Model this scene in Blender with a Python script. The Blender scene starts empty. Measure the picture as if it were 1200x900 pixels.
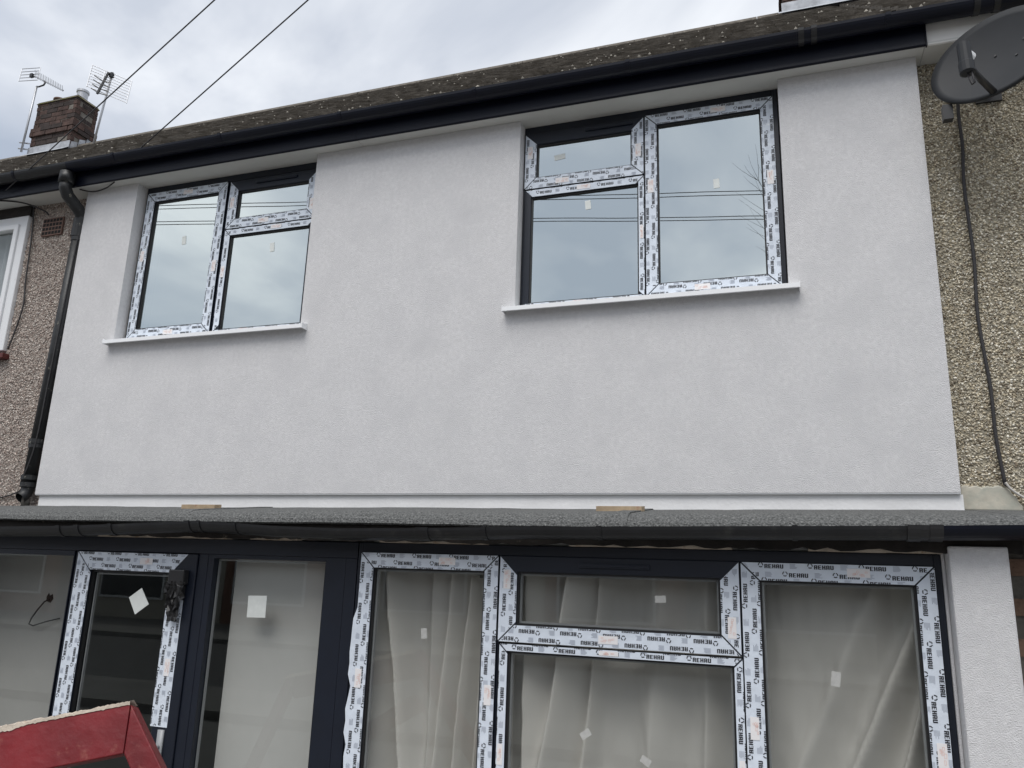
import bpy, bmesh, math, random
import numpy as np
from mathutils import Vector, Matrix, noise as mnoise
random.seed(7)
rng = np.random.default_rng(11)
scene = bpy.context.scene
COL = scene.collection
R = math.radians

# ------------------------------------------------------------------ camera
YAW, PITCH, ROLL = R(19.2), R(13.7), R(1.9)
cam_d = bpy.data.cameras.new('camera'); cam = bpy.data.objects.new('camera', cam_d); COL.objects.link(cam)
fwd = Vector((-math.sin(YAW) * math.cos(PITCH), math.cos(YAW) * math.cos(PITCH), math.sin(PITCH)))
right = Vector((math.cos(YAW), math.sin(YAW), 0)); up = right.cross(fwd)
r2 = right * math.cos(ROLL) + up * math.sin(ROLL); u2 = up * math.cos(ROLL) - right * math.sin(ROLL)
mw = Matrix((r2, u2, -fwd)).transposed().to_4x4(); mw.translation = (0, -4.1, 2.05)
cam.matrix_world = mw
cam_d.sensor_fit = 'HORIZONTAL'; cam_d.sensor_width = 36; cam_d.lens = 36 * 910 / 1200
cam_d.clip_end = 600; cam_d.clip_start = 0.05
scene.camera = cam

# ------------------------------------------------------------------ sky, sun, exposure
SUN_EL, SUN_AZ = R(60), R(186)          # high, behind the camera and a little to the left, behind thin cloud
w = bpy.data.worlds.new('World'); scene.world = w; w.use_nodes = True
nt = w.node_tree; N = nt.nodes; L = nt.links; N.clear()
wo = N.new('ShaderNodeOutputWorld'); bg = N.new('ShaderNodeBackground'); bg.inputs[1].default_value = 0.1
sky = N.new('ShaderNodeTexSky'); sky.sky_type = 'NISHITA'; sky.sun_disc = False
sky.sun_elevation = SUN_EL; sky.sun_rotation = SUN_AZ; sky.air_density = 1.0; sky.dust_density = 2.5
tc = N.new('ShaderNodeTexCoord'); sep = N.new('ShaderNodeSeparateXYZ'); L.new(tc.outputs['Generated'], sep.inputs[0])
zc = N.new('ShaderNodeMath'); zc.operation = 'MAXIMUM'; zc.inputs[1].default_value = 0.0; L.new(sep.outputs[2], zc.inputs[0])
za = N.new('ShaderNodeMath'); za.operation = 'ADD'; za.inputs[1].default_value = 0.22; L.new(zc.outputs[0], za.inputs[0])
dv = N.new('ShaderNodeVectorMath'); dv.operation = 'DIVIDE'; L.new(tc.outputs['Generated'], dv.inputs[0])
cmb = N.new('ShaderNodeCombineXYZ'); L.new(za.outputs[0], cmb.inputs[0]); L.new(za.outputs[0], cmb.inputs[1]); cmb.inputs[2].default_value = 1
L.new(cmb.outputs[0], dv.inputs[1])
nz = N.new('ShaderNodeTexNoise'); nz.inputs['Scale'].default_value = 1.5; nz.inputs['Detail'].default_value = 6; nz.inputs['Roughness'].default_value = 0.52
nz.inputs['Distortion'].default_value = 0.35
L.new(dv.outputs[0], nz.inputs['Vector'])
cr = N.new('ShaderNodeValToRGB'); e = cr.color_ramp.elements
e[0].position = 0.36; e[0].color = (3.0, 3.35, 3.95, 1); e[1].position = 0.64; e[1].color = (6.6, 6.75, 6.95, 1)
k = e.new(0.50); k.color = (4.35, 4.6, 5.05, 1)
L.new(nz.outputs['Fac'], cr.inputs[0])
mx = N.new('ShaderNodeMix'); mx.data_type = 'RGBA'; mx.inputs[0].default_value = 0.85
L.new(sky.outputs[0], mx.inputs[6]); L.new(cr.outputs[0], mx.inputs[7])
L.new(mx.outputs[2], bg.inputs[0]); L.new(bg.outputs[0], wo.inputs[0])

sd = bpy.data.lights.new('sun', 'SUN'); sun = bpy.data.objects.new('sun', sd); COL.objects.link(sun)
sd.energy = 1.5; sd.angle = R(40); sd.color = (1.0, 0.975, 0.94)
sdir = Vector((math.sin(SUN_AZ) * math.cos(SUN_EL), math.cos(SUN_AZ) * math.cos(SUN_EL), math.sin(SUN_EL)))
sun.rotation_euler = sdir.to_track_quat('Z', 'Y').to_euler(); sun.location = (-4, -12, 14)
scene.view_settings.view_transform = 'Standard'; scene.view_settings.look = 'None'
scene.view_settings.exposure = 0.72; scene.view_settings.gamma = 1.0
scene.render.engine = 'CYCLES'; scene.cycles.max_bounces = 8; scene.cycles.transparent_max_bounces = 16

# ------------------------------------------------------------------ material helpers
def mat(name, col, rough=0.8, metal=0.0, var=None, bump=None, spec=0.5, coat=0.0, patch=None):
    """var=(scale, amount) light/dark mottling of the thing's own colour; bump=(scale, strength, detail); patch=(scale, colour, low, high)"""
    m = bpy.data.materials.new(name); m.use_nodes = True
    t = m.node_tree; n = t.nodes; b = n['Principled BSDF']
    b.inputs['Base Color'].default_value = (*col, 1); b.inputs['Roughness'].default_value = rough
    b.inputs['Metallic'].default_value = metal; b.inputs['Specular IOR Level'].default_value = spec
    b.inputs['Coat Weight'].default_value = coat
    tcn = n.new('ShaderNodeNewGeometry'); src = None
    if var:
        a = n.new('ShaderNodeTexNoise'); a.inputs['Scale'].default_value = var[0]; a.inputs['Detail'].default_value = 6; a.inputs['Roughness'].default_value = 0.6
        t.links.new(tcn.outputs['Position'], a.inputs['Vector'])
        h = n.new('ShaderNodeMapRange'); h.inputs[1].default_value = 0.3; h.inputs[2].default_value = 0.7
        h.inputs[3].default_value = 1 - var[1]; h.inputs[4].default_value = 1 + var[1]; t.links.new(a.outputs['Fac'], h.inputs[0])
        x = n.new('ShaderNodeVectorMath'); x.operation = 'SCALE'; x.inputs[0].default_value = col; t.links.new(h.outputs[0], x.inputs['Scale'])
        src = x.outputs[0]
    if patch:
        a = n.new('ShaderNodeTexNoise'); a.inputs['Scale'].default_value = patch[0]; a.inputs['Detail'].default_value = 8; a.inputs['Roughness'].default_value = 0.65
        t.links.new(tcn.outputs['Position'], a.inputs['Vector'])
        h = n.new('ShaderNodeMapRange'); h.inputs[1].default_value = patch[2]; h.inputs[2].default_value = patch[3]; t.links.new(a.outputs['Fac'], h.inputs[0])
        x = n.new('ShaderNodeMix'); x.data_type = 'RGBA'; x.inputs[7].default_value = (*patch[1], 1); x.inputs[6].default_value = (*col, 1)
        if src: t.links.new(src, x.inputs[6])
        t.links.new(h.outputs[0], x.inputs[0]); src = x.outputs[2]
    if src: t.links.new(src, b.inputs['Base Color'])
    if bump:
        a = n.new('ShaderNodeTexNoise'); a.inputs['Scale'].default_value = bump[0]; a.inputs['Detail'].default_value = bump[2] if len(bump) > 2 else 4
        t.links.new(tcn.outputs['Position'], a.inputs['Vector'])
        g = n.new('ShaderNodeBump'); g.inputs['Strength'].default_value = bump[1]; g.inputs['Distance'].default_value = bump[3] if len(bump) > 3 else 0.01
        t.links.new(a.outputs['Fac'], g.inputs['Height']); t.links.new(g.outputs[0], b.inputs['Normal'])
    return m

def chipmat(name, rough=0.7):
    m = bpy.data.materials.new(name); m.use_nodes = True; n = m.node_tree.nodes
    a = n.new('ShaderNodeAttribute'); a.attribute_name = 'chip'
    m.node_tree.links.new(a.outputs['Color'], n['Principled BSDF'].inputs['Base Color']); n['Principled BSDF'].inputs['Roughness'].default_value = rough
    return m

def glassmat(name, base, k, tint):
    """pane of a sealed double-glazed unit: a mirror share that grows at grazing angles, the rest passes, slightly tinted"""
    m = bpy.data.materials.new(name); m.use_nodes = True; t = m.node_tree; n = t.nodes; n.clear()
    o = n.new('ShaderNodeOutputMaterial'); mix = n.new('ShaderNodeMixShader'); tr = n.new('ShaderNodeBsdfTransparent'); gl = n.new('ShaderNodeBsdfGlossy')
    tr.inputs[0].default_value = (*tint, 1); gl.inputs['Roughness'].default_value = 0.0; gl.inputs[0].default_value = (0.93, 0.99, 0.96, 1)
    f = n.new('ShaderNodeFresnel'); ge = n.new('ShaderNodeNewGeometry'); io = n.new('ShaderNodeMapRange')
    io.inputs[3].default_value = 1.5; io.inputs[4].default_value = 1 / 1.5; t.links.new(ge.outputs['Backfacing'], io.inputs[0]); t.links.new(io.outputs[0], f.inputs[0])
    a = n.new('ShaderNodeMath'); a.operation = 'MULTIPLY_ADD'; a.inputs[1].default_value = k; a.inputs[2].default_value = base; a.use_clamp = True
    tcn = n.new('ShaderNodeTexCoord'); z = n.new('ShaderNodeTexNoise'); z.inputs['Scale'].default_value = 1.3; z.inputs['Detail'].default_value = 1
    g = n.new('ShaderNodeBump'); g.inputs['Strength'].default_value = 0.12; g.inputs['Distance'].default_value = 0.004
    t.links.new(tcn.outputs['Object'], z.inputs['Vector']); t.links.new(z.outputs['Fac'], g.inputs['Height']); t.links.new(g.outputs[0], gl.inputs['Normal'])
    t.links.new(f.outputs[0], a.inputs[0]); t.links.new(a.outputs[0], mix.inputs[0]); t.links.new(tr.outputs[0], mix.inputs[1]); t.links.new(gl.outputs[0], mix.inputs[2])
    t.links.new(mix.outputs[0], o.inputs[0]); return m

def clothmat(name, col, through):
    m = bpy.data.materials.new(name); m.use_nodes = True; t = m.node_tree; n = t.nodes; n.clear()
    o = n.new('ShaderNodeOutputMaterial'); d = n.new('ShaderNodeBsdfDiffuse'); s = n.new('ShaderNodeBsdfTranslucent'); tr = n.new('ShaderNodeBsdfTransparent')
    m1 = n.new('ShaderNodeMixShader'); m2 = n.new('ShaderNodeMixShader'); m1.inputs[0].default_value = 0.25; m2.inputs[0].default_value = through
    d.inputs[0].default_value = (*col, 1); s.inputs[0].default_value = (*col, 1)
    t.links.new(d.outputs[0], m1.inputs[1]); t.links.new(s.outputs[0], m1.inputs[2]); t.links.new(m1.outputs[0], m2.inputs[1]); t.links.new(tr.outputs[0], m2.inputs[2])
    t.links.new(m2.outputs[0], o.inputs[0]); return m

M = {}
M['render'] = mat('silicone_render', (0.685, 0.68, 0.685), 0.9, var=(42, 0.075), bump=(210, 0.9, 6, 0.006), spec=0.2, patch=(4.2, (0.625, 0.622, 0.63), 0.44, 0.70))
M['plinth'] = mat('smooth_plinth', (0.80, 0.80, 0.80), 0.85, var=(6, 0.05), bump=(60, 0.2))
M['soffit'] = mat('soffit_board', (0.60, 0.60, 0.57), 0.6, var=(3, 0.05))
M['navy'] = mat('anthracite_foil', (0.006, 0.0095, 0.019), 0.42, var=(8, 0.12), bump=(220, 0.12, 3, 0.002))
M['fascia'] = mat('dark_fascia', (0.003, 0.0045, 0.0115), 0.42, spec=0.3, var=(5, 0.2), bump=(4, 0.15, 3, 0.01))
M['gutter'] = mat('black_gutter', (0.009, 0.0095, 0.011), 0.45, var=(9, 0.35), bump=(30, 0.2, 4, 0.003), patch=(7, (0.04, 0.039, 0.036), 0.58, 0.78))
M['whitefascia'] = mat('white_fascia', (0.72, 0.71, 0.68), 0.5, var=(6, 0.06))
M['film'] = mat('protective_film', (0.70, 0.76, 0.84), 0.22, var=(14, 0.06), bump=(24, 0.5, 3, 0.008))
M['ink'] = mat('black_print', (0.02, 0.02, 0.025), 0.5)
M['greyink'] = mat('grey_print', (0.42, 0.46, 0.53), 0.5)
M['label'] = mat('paper_label', (0.82, 0.80, 0.80), 0.6)
M['orange'] = mat('orange_print', (0.80, 0.56, 0.50), 0.6)
M['sticker'] = mat('white_sticker', (0.74, 0.77, 0.74), 0.6, var=(30, 0.05))
M['clearlabel'] = mat('grey_label', (0.46, 0.46, 0.44), 0.6, var=(60, 0.12))  # opaque mottled grey, darker than the white stickers
M['gasket'] = mat('rubber_gasket', (0.012, 0.012, 0.013), 0.55)
M['spacer'] = mat('spacer_bar', (0.30, 0.31, 0.32), 0.4)
M['sill'] = mat('white_sill', (0.86, 0.87, 0.88), 0.35)
M['glass_up'] = glassmat('glass_upper', 0.57, 2.2, (0.82, 0.87, 0.87))
M['glass_low'] = glassmat('glass_lower', 0.015, 1.15, (0.88, 0.89, 0.88))
M['felt'] = mat('mineral_felt', (0.135, 0.138, 0.136), 0.95, var=(110, 0.6), bump=(110, 1.0, 4, 0.012), patch=(110, (0.30, 0.295, 0.28), 0.60, 0.70), spec=0.1)
M['tile'] = mat('roof_tile', (0.15, 0.136, 0.118), 0.95, var=(14, 0.3), bump=(40, 0.5, 6, 0.015), patch=(38, (0.24, 0.225, 0.195), 0.66, 0.74), spec=0.1)
M['brick'] = mat('chimney_brick', (0.075, 0.045, 0.037), 0.95, var=(9, 0.45), bump=(60, 0.6))
M['brick2'] = mat('sooty_brick', (0.042, 0.031, 0.028), 0.95, var=(9, 0.4), bump=(60, 0.6))
M['brown'] = mat('brown_brick', (0.19, 0.12, 0.085), 0.95, var=(12, 0.3), bump=(60, 0.5))
M['mortar'] = mat('mortar', (0.13, 0.12, 0.105), 0.95, var=(12, 0.3), bump=(50, 0.5))
M['oldmortar'] = mat('old_mortar', (0.17, 0.155, 0.135), 0.95, var=(14, 0.4), bump=(50, 0.5))
M['lichen'] = mat('grey_lichen', (0.27, 0.25, 0.215), 0.95, var=(9, 0.5))
M['moss'] = mat('mossy_mortar', (0.16, 0.145, 0.10), 0.95, var=(12, 0.35), bump=(40, 0.7), patch=(9, (0.15, 0.15, 0.035), 0.45, 0.6))
M['lead'] = mat('lead_flashing', (0.40, 0.42, 0.45), 0.6, var=(9, 0.3), bump=(20, 0.3))
M['pipe'] = mat('old_downpipe', (0.014, 0.015, 0.016), 0.5, var=(10, 0.4), bump=(25, 0.4, 4, 0.005), patch=(22, (0.20, 0.19, 0.155), 0.62, 0.70))
M['alu'] = mat('aerial_metal', (0.45, 0.46, 0.48), 0.4, metal=0.6)
M['blackplastic'] = mat('black_plastic', (0.02, 0.02, 0.021), 0.4)
M['cable'] = mat('cable', (0.03, 0.028, 0.03), 0.6)
M['whitecable'] = mat('white_cable', (0.5, 0.48, 0.45), 0.6)
M['dish'] = mat('dish_grey', (0.032, 0.034, 0.037), 0.55, var=(5, 0.1), spec=0.2)
M['backing'] = mat('dash_mortar_cream', (0.36, 0.325, 0.25), 0.95, var=(20, 0.3), bump=(120, 0.8))
M['backingp'] = mat('dash_mortar_pink', (0.36, 0.315, 0.28), 0.95, var=(20, 0.3), bump=(120, 0.8))
M['patch'] = mat('cement_patch', (0.52, 0.49, 0.41), 0.85, var=(14, 0.15), bump=(20, 0.3), patch=(6, (0.36, 0.38, 0.33), 0.5, 0.7))
M['pvc'] = mat('white_pvc', (0.76, 0.77, 0.78), 0.35, patch=(11, (0.5, 0.5, 0.48), 0.62, 0.8))
M['redsill'] = mat('red_tile_sill', (0.10, 0.02, 0.018), 0.6, var=(14, 0.25))
M['terracotta'] = mat('air_brick', (0.16, 0.10, 0.08), 0.9, var=(14, 0.2))
M['dark'] = mat('hole_shade', (0.012, 0.011, 0.010), 0.95)  # near-black colour standing in for the shade inside holes
M['plaster'] = mat('room_plaster', (0.62, 0.60, 0.56), 0.9, var=(2, 0.04))
M['plasterw'] = mat('room_white', (0.78, 0.78, 0.76), 0.9)
M['board'] = mat('plasterboard', (0.55, 0.545, 0.525), 0.9, var=(2.5, 0.05))
M['bareplaster'] = mat('bare_plaster', (0.47, 0.46, 0.44), 0.9, var=(2.5, 0.06))
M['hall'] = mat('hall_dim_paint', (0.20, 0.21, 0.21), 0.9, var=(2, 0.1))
M['floor'] = mat('room_floor', (0.12, 0.09, 0.07), 0.7, var=(3, 0.2))
M['net'] = clothmat('net_curtain', (0.82, 0.795, 0.75), 0.16)
M['netw'] = clothmat('white_net', (0.75, 0.78, 0.80), 0.15)
M['wood'] = mat('timber_offcut', (0.38, 0.29, 0.19), 0.85, var=(18, 0.25), patch=(14, (0.25, 0.09, 0.06), 0.55, 0.65))
M['rottimber'] = mat('old_fascia_timber', (0.022, 0.019, 0.017), 0.95, var=(9, 0.5), bump=(30, 0.6), patch=(11, (0.24, 0.21, 0.17), 0.64, 0.72))
M['red'] = mat('red_paint', (0.175, 0.010, 0.014), 0.45, var=(4, 0.3), bump=(22, 0.3), patch=(13, (0.30, 0.10, 0.075), 0.57, 0.76))
M['flake'] = mat('flaking_cream', (0.52, 0.45, 0.37), 0.85, var=(20, 0.2), bump=(40, 0.7), patch=(11, (0.32, 0.19, 0.09), 0.55, 0.65))
M['asphalt'] = mat('asphalt', (0.10, 0.10, 0.10), 0.9, var=(3, 0.2), bump=(80, 0.4))
M['paving'] = mat('paving', (0.20, 0.195, 0.185), 0.9, var=(2, 0.15), bump=(60, 0.3))
M['kerb'] = mat('kerb', (0.32, 0.31, 0.29), 0.9, var=(4, 0.15))
M['bark'] = mat('bark', (0.06, 0.05, 0.04), 0.95, var=(9, 0.3), bump=(30, 0.6))
M['polewood'] = mat('pole_wood', (0.11, 0.085, 0.06), 0.9, var=(6, 0.3))
M['housecream'] = mat('opposite_cream', (0.45, 0.42, 0.36), 0.9, var=(1, 0.1))
M['housebrick'] = mat('opposite_brick', (0.22, 0.12, 0.09), 0.9, var=(4, 0.3))
M['oppglass'] = mat('opposite_glass', (0.05, 0.06, 0.07), 0.1)
M['chipcream'] = chipmat('chips_cream'); M['chippink'] = chipmat('chips_pink')

# ------------------------------------------------------------------ mesh helpers
class MB:
    def __init__(s): s.v = []; s.f = []
    def add(s, vs, fs):
        o = len(s.v); s.v += [tuple(p) for p in vs]; s.f += [tuple(i + o for i in q) for q in fs]; return s
    def box(s, a, b):
        x0, y0, z0 = a; x1, y1, z1 = b
        return s.add([(x0, y0, z0), (x1, y0, z0), (x1, y1, z0), (x0, y1, z0), (x0, y0, z1), (x1, y0, z1), (x1, y1, z1), (x0, y1, z1)],
                     [(0, 3, 2, 1), (4, 5, 6, 7), (0, 1, 5, 4), (1, 2, 6, 5), (2, 3, 7, 6), (3, 0, 4, 7)])
    def prism(s, poly, y0, y1):
        """polygon (x,z) counter-clockwise seen from -Y, extruded from y0 (front) to y1"""
        n = len(poly)
        vs = [(x, y0, z) for x, z in poly] + [(x, y1, z) for x, z in poly]
        fs = [tuple(range(n)), tuple(range(2 * n - 1, n - 1, -1))] + [((i + 1) % n, i, n + i, n + (i + 1) % n) for i in range(n)]
        return s.add(vs, fs)
    def xprism(s, prof, x0, x1, closed=True):
        """profile (y,z) swept along x"""
        n = len(prof); vs = [(x0, y, z) for y, z in prof] + [(x1, y, z) for y, z in prof]
        fs = [(i, (i + 1) % n, n + (i + 1) % n, n + i) for i in range(n if closed else n - 1)]
        if closed: fs += [tuple(range(n - 1, -1, -1)), tuple(range(n, 2 * n))]
        return s.add(vs, fs)
    def tube(s, pts, r, seg=8, caps=True):
        pts = [Vector(p) for p in pts]; n = len(pts); rs = r if isinstance(r, (list, tuple)) else [r] * n
        ring = []; prev = None
        for i, p in enumerate(pts):
            t = (pts[min(i + 1, n - 1)] - pts[max(i - 1, 0)]).normalized()
            if prev is None: a = t.orthogonal().normalized()
            else: a = (prev - t * prev.dot(t)).normalized()
            prev = a; b = t.cross(a)
            ring.append([p + (a * math.cos(2 * math.pi * k / seg) + b * math.sin(2 * math.pi * k / seg)) * rs[i] for k in range(seg)])
        vs = [q for rr in ring for q in rr]
        fs = [(i * seg + k, i * seg + (k + 1) % seg, (i + 1) * seg + (k + 1) % seg, (i + 1) * seg + k) for i in range(n - 1) for k in range(seg)]
        if caps: fs += [tuple(range(seg - 1, -1, -1)), tuple(range((n - 1) * seg, n * seg))]
        return s.add(vs, fs)
    def mesh(s, name, m, smooth=False):
        me = bpy.data.meshes.new(name); me.from_pydata(s.v, [], s.f)
        bm = bmesh.new(); bm.from_mesh(me); bmesh.ops.recalc_face_normals(bm, faces=bm.faces); bm.to_mesh(me); bm.free()
        me.materials.append(m)
        if smooth: me.polygons.foreach_set('use_smooth', [True] * len(me.polygons))
        return me
    def build(s, name, m, parent=None, smooth=False, bevel=0):
        o = link(name, s.mesh(name, m, smooth), parent)
        if bevel:
            b = o.modifiers.new('bevel', 'BEVEL'); b.width = bevel; b.segments = 2; b.limit_method = 'ANGLE'; b.angle_limit = R(40)
        return o

BASE = {}
def link(name, data, parent=None):
    o = bpy.data.objects.new(name, data); COL.objects.link(o)
    if parent is not None:
        o.parent = parent
        b = BASE.get(parent.name)
        if b: o.matrix_parent_inverse = Matrix.Translation(-Vector(b))
    return o
def thing(name, loc, label, cat, group=None):
    o = bpy.data.objects.new(name, None); COL.objects.link(o); o.location = loc; BASE[o.name] = tuple(loc); o.empty_display_size = 0.2
    return tag(o, label, cat, group)
def tag(o, label, cat, group=None):
    o['label'] = label; o['category'] = cat
    if group: o['group'] = group
    return o
def struct(o): o['kind'] = 'structure'; return o
def stuff(o): o['kind'] = 'stuff'; return o
def box(name, a, b, m, parent=None, bevel=0): return MB().box(a, b).build(name, m, parent, bevel=bevel)

def wall(x0, x1, z0, z1, yf, yb, holes, name, m, parent):
    xs = sorted({x0, x1, *[h[0] for h in holes], *[h[1] for h in holes]}); zs = sorted({z0, z1, *[h[2] for h in holes], *[h[3] for h in holes]})
    b = MB()
    inside = lambda x, z: any(h[0] < x < h[1] and h[2] < z < h[3] for h in holes) or not (x0 < x < x1 and z0 < z < z1)
    for i in range(len(xs) - 1):
        for j in range(len(zs) - 1):
            xa, xb, za_, zb = xs[i], xs[i + 1], zs[j], zs[j + 1]; cx, cz = (xa + xb) / 2, (za_ + zb) / 2
            if inside(cx, cz): continue
            b.add([(xa, yf, za_), (xb, yf, za_), (xb, yf, zb), (xa, yf, zb)], [(0, 1, 2, 3)]); b.add([(xa, yb, za_), (xb, yb, za_), (xb, yb, zb), (xa, yb, zb)], [(3, 2, 1, 0)])
            for (dx, dz, q) in ((-1, 0, ((xa, za_), (xa, zb))), (1, 0, ((xb, zb), (xb, za_))), (0, -1, ((xb, za_), (xa, za_))), (0, 1, ((xa, zb), (xb, zb)))):
                tx = cx + dx * ((xb - xa) / 2 + 1e-4); tz = cz + dz * ((zb - za_) / 2 + 1e-4)
                if inside(tx, tz):
                    (ax, az), (bx, bz) = q; b.add([(ax, yf, az), (bx, yf, bz), (bx, yb, bz), (ax, yb, az)], [(0, 1, 2, 3)])
    me = b.mesh(name, m); bm = bmesh.new(); bm.from_mesh(me); bmesh.ops.remove_doubles(bm, verts=bm.verts, dist=1e-5); bmesh.ops.recalc_face_normals(bm, faces=bm.faces); bm.to_mesh(me); bm.free()
    return link(name, me, parent)

# ------------------------------------------------------------------ film, lettering, window builders
def letters():
    """REHAU in heavy condensed capitals, unit height 1; list of rects"""
    t = 0.27; out = []; x = 0; wd = 0.72; gap = 0.13
    def put(rs):
        nonlocal x
        out.extend([(x + a, b, x + c, d) for a, b, c, d in rs]); x += wd + gap
    h = 0.17
    put([(0, 0, t, 1), (t, 1 - h, wd - .05, 1), (wd - t, .5, wd, 1 - h * .6), (t, .42, wd - .06, .42 + h), (wd - t - .02, 0, wd - .02, .42)])
    put([(0, 0, t, 1), (t, 0, wd - .04, h), (t, 1 - h, wd - .04, 1), (t, .42, wd - .12, .42 + h)])
    put([(0, 0, t, 1), (wd - t, 0, wd, 1), (t, .42, wd - t, .42 + h)])
    put([(0, 0, t, .93), (wd - t, 0, wd, .93), (t * .5, 1 - h, wd - t * .5, 1), (t, .34, wd - t, .34 + h)])
    put([(0, .06, t, 1), (wd - t, .06, wd, 1), (t * .4, 0, wd - t * .4, h)])
    return out, x - gap
LET, LETW = letters()
def film_art(Lu, wv, seed):
    """rects of black print, grey print inside a strip Lu x wv (u along reading direction, v outward)"""
    rd = random.Random(seed); ink = []; grey = []; per = 0.192; th = 0.0165; sc = 0.074 / LETW
    rows = [(-0.009, .13), (0.016, .02), (0.050, .118), (0.084, .05)]
    if wv < 0.05: rows = [(wv * .5 - .009, .03), (wv - .004, .1)]
    sh = rd.random() * per
    for v0, off in rows:
        n = int(Lu / per) + 3
        for i in range(-2, n):
            u0 = i * per + off + sh
            if v0 + th > 0 and v0 < wv:
                for a, b, c, d in LET: ink.append((u0 + .026 + a * sc, v0 + b * th, u0 + .026 + c * sc, v0 + d * th))
                for q in range(12):           # broken ring beside the word
                    if q in (3, 7, 11): continue
                    an = q / 12 * 2 * math.pi; cu, cv = u0 + .011 + .0085 * math.cos(an), v0 + .013 + .0085 * math.sin(an)
                    ink.append((cu - .0021, cv - .0021, cu + .0021, cv + .0021))
                for q in range(5):
                    grey.append((u0 + .125, v0 + q * .0042, u0 + .125 + .018 + .012 * rd.random(), v0 + q * .0042 + .0026))
    def clip(rs):
        o = []
        for a, b, c, d in rs:
            b2, d2 = max(b, .001), min(d, wv - .001)
            if d2 - b2 < .0008: continue
            lo = wv - b2 + .004; a2, c2 = max(a, lo), min(c, Lu - lo)
            if c2 - a2 < .0008: continue
            o.append((a2, b2, c2, d2))
        return o
    return clip(ink), clip(grey)

FILM_N = [0]
def film(parent, ring, wd, side, y, cut=None, ragged=False):
    """printed protective film on one member of a mitred frame; ring=(x0,x1,z0,z1); wd = (left,right,bottom,top) member widths; y = face"""
    x0, x1, z0, z1 = ring; FILM_N[0] += 1; seed = FILM_N[0] * 7 + 3
    wl, wr, wb, wt = wd
    if side == 'top': O = (x0, z1 - wt); U = (1, 0); V = (0, 1); Lu = x1 - x0; wv = wt
    if side == 'bottom': O = (x1, z0 + wb); U = (-1, 0); V = (0, -1); Lu = x1 - x0; wv = wb
    if side == 'left': O = (x0 + wl, z0); U = (0, 1); V = (-1, 0); Lu = z1 - z0; wv = wl
    if side == 'right': O = (x1 - wr, z1); U = (0, -1); V = (1, 0); Lu = z1 - z0; wv = wr
    P = lambda u, v: (O[0] + U[0] * u + V[0] * v, O[1] + U[1] * u + V[1] * v)
    g = 0.003; ua, ub = (0, Lu) if cut is None else cut
    lo = lambda v: max(ua, wv - v + g * 1.4); hi = lambda v: min(ub, Lu - (wv - v) - g * 1.4)
    outl = [(lo(0.001), 0.001), (hi(0.001), 0.001), (hi(wv - .001), wv - .001)]
    if ragged:
        rd = random.Random(5); n = 26; top = hi(wv); bot = lo(wv)
        for i in range(1, n):
            u = top + (bot - top) * i / n; outl.append((u, wv - .001 + (rd.uniform(.006, .026) if i > 5 else 0)))
        outl.append((bot, wv + .012))
    else: outl.append((lo(wv - .001), wv - .001))
    if cut is not None and ua > 0.01: outl = [(u + (random.uniform(-.006, .012) if abs(u - ua) < .002 else 0), v) for u, v in outl]
    b = MB(); b.prism([P(u, v) for u, v in outl], y - .0016, y - .0002)
    fo = b.build('protective_film', M['film'], parent)
    ink, grey = film_art(Lu, wv, seed)
    for rs, mm, nm, dy in ((ink, 'ink', 'lettering', .0026), (grey, 'greyink', 'fine_print', .0023)):
        q = MB()
        for a, bb, c, d in rs:
            if a < ua + .004 or c > ub - .004: continue
            q.add([(P(u, v)[0], y - dy, P(u, v)[1]) for u, v in ((a, bb), (c, bb), (c, d), (a, d))], [(0, 1, 2, 3)])
        if q.f: stuff(q.build(nm, M[mm], parent))
    rd = random.Random(seed)                 # one pale paper label with orange print
    uc = ua + (ub - ua) * rd.uniform(.4, .62); lw = min(.034, wv * .62); l0 = max(.003, (wv - lw) * .6)
    MB().prism([P(uc, l0), P(uc + .085, l0), P(uc + .085, l0 + lw), P(uc, l0 + lw)], y - .0034, y - .0028).build('paper_label', M['label'], parent)
    q = MB()
    for i in range(7):
        u0 = uc + .006 + rd.random() * .06; v0 = l0 + .003 + rd.random() * (lw - .014); du = rd.uniform(.006, .016); dvv = rd.uniform(.003, .008)
        for a, bb, c, d in ((u0, v0, u0 + du, v0 + .0013), (u0, v0 + dvv, u0 + du, v0 + dvv + .0013), (u0, v0, u0 + .0013, v0 + dvv), (u0 + du, v0, u0 + du + .0013, v0 + dvv)):
            q.add([(P(u, v)[0], y - .0040 - i * 2e-5, P(u, v)[1]) for u, v in ((a, bb), (c, bb), (c, d), (a, d))], [(0, 1, 2, 3)])
    stuff(q.build('label_print', M['orange'], parent))
    return fo

def ring_frame(ring, wd, y0, y1, name, m, parent, bevel=.004):
    x0, x1, z0, z1 = ring; wl, wr, wb, wt = wd; b = MB()
    a, c, d, e_ = x0 + wl, x1 - wr, z0 + wb, z1 - wt
    vs = [(x0, z0), (x1, z0), (x1, z1), (x0, z1), (a, d), (c, d), (c, e_), (a, e_)]
    V = [(x, y0, z) for x, z in vs] + [(x, y1, z) for x, z in vs]
    F = []
    for i in range(4):
        j = (i + 1) % 4
        F += [(i, j, 4 + j, 4 + i), (8 + j, 8 + i, 12 + i, 12 + j), (j, i, 8 + i, 8 + j), (4 + i, 4 + j, 12 + j, 12 + i)]
    b.add(V, F)
    return b.build(name, m, parent, bevel=bevel)

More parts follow.
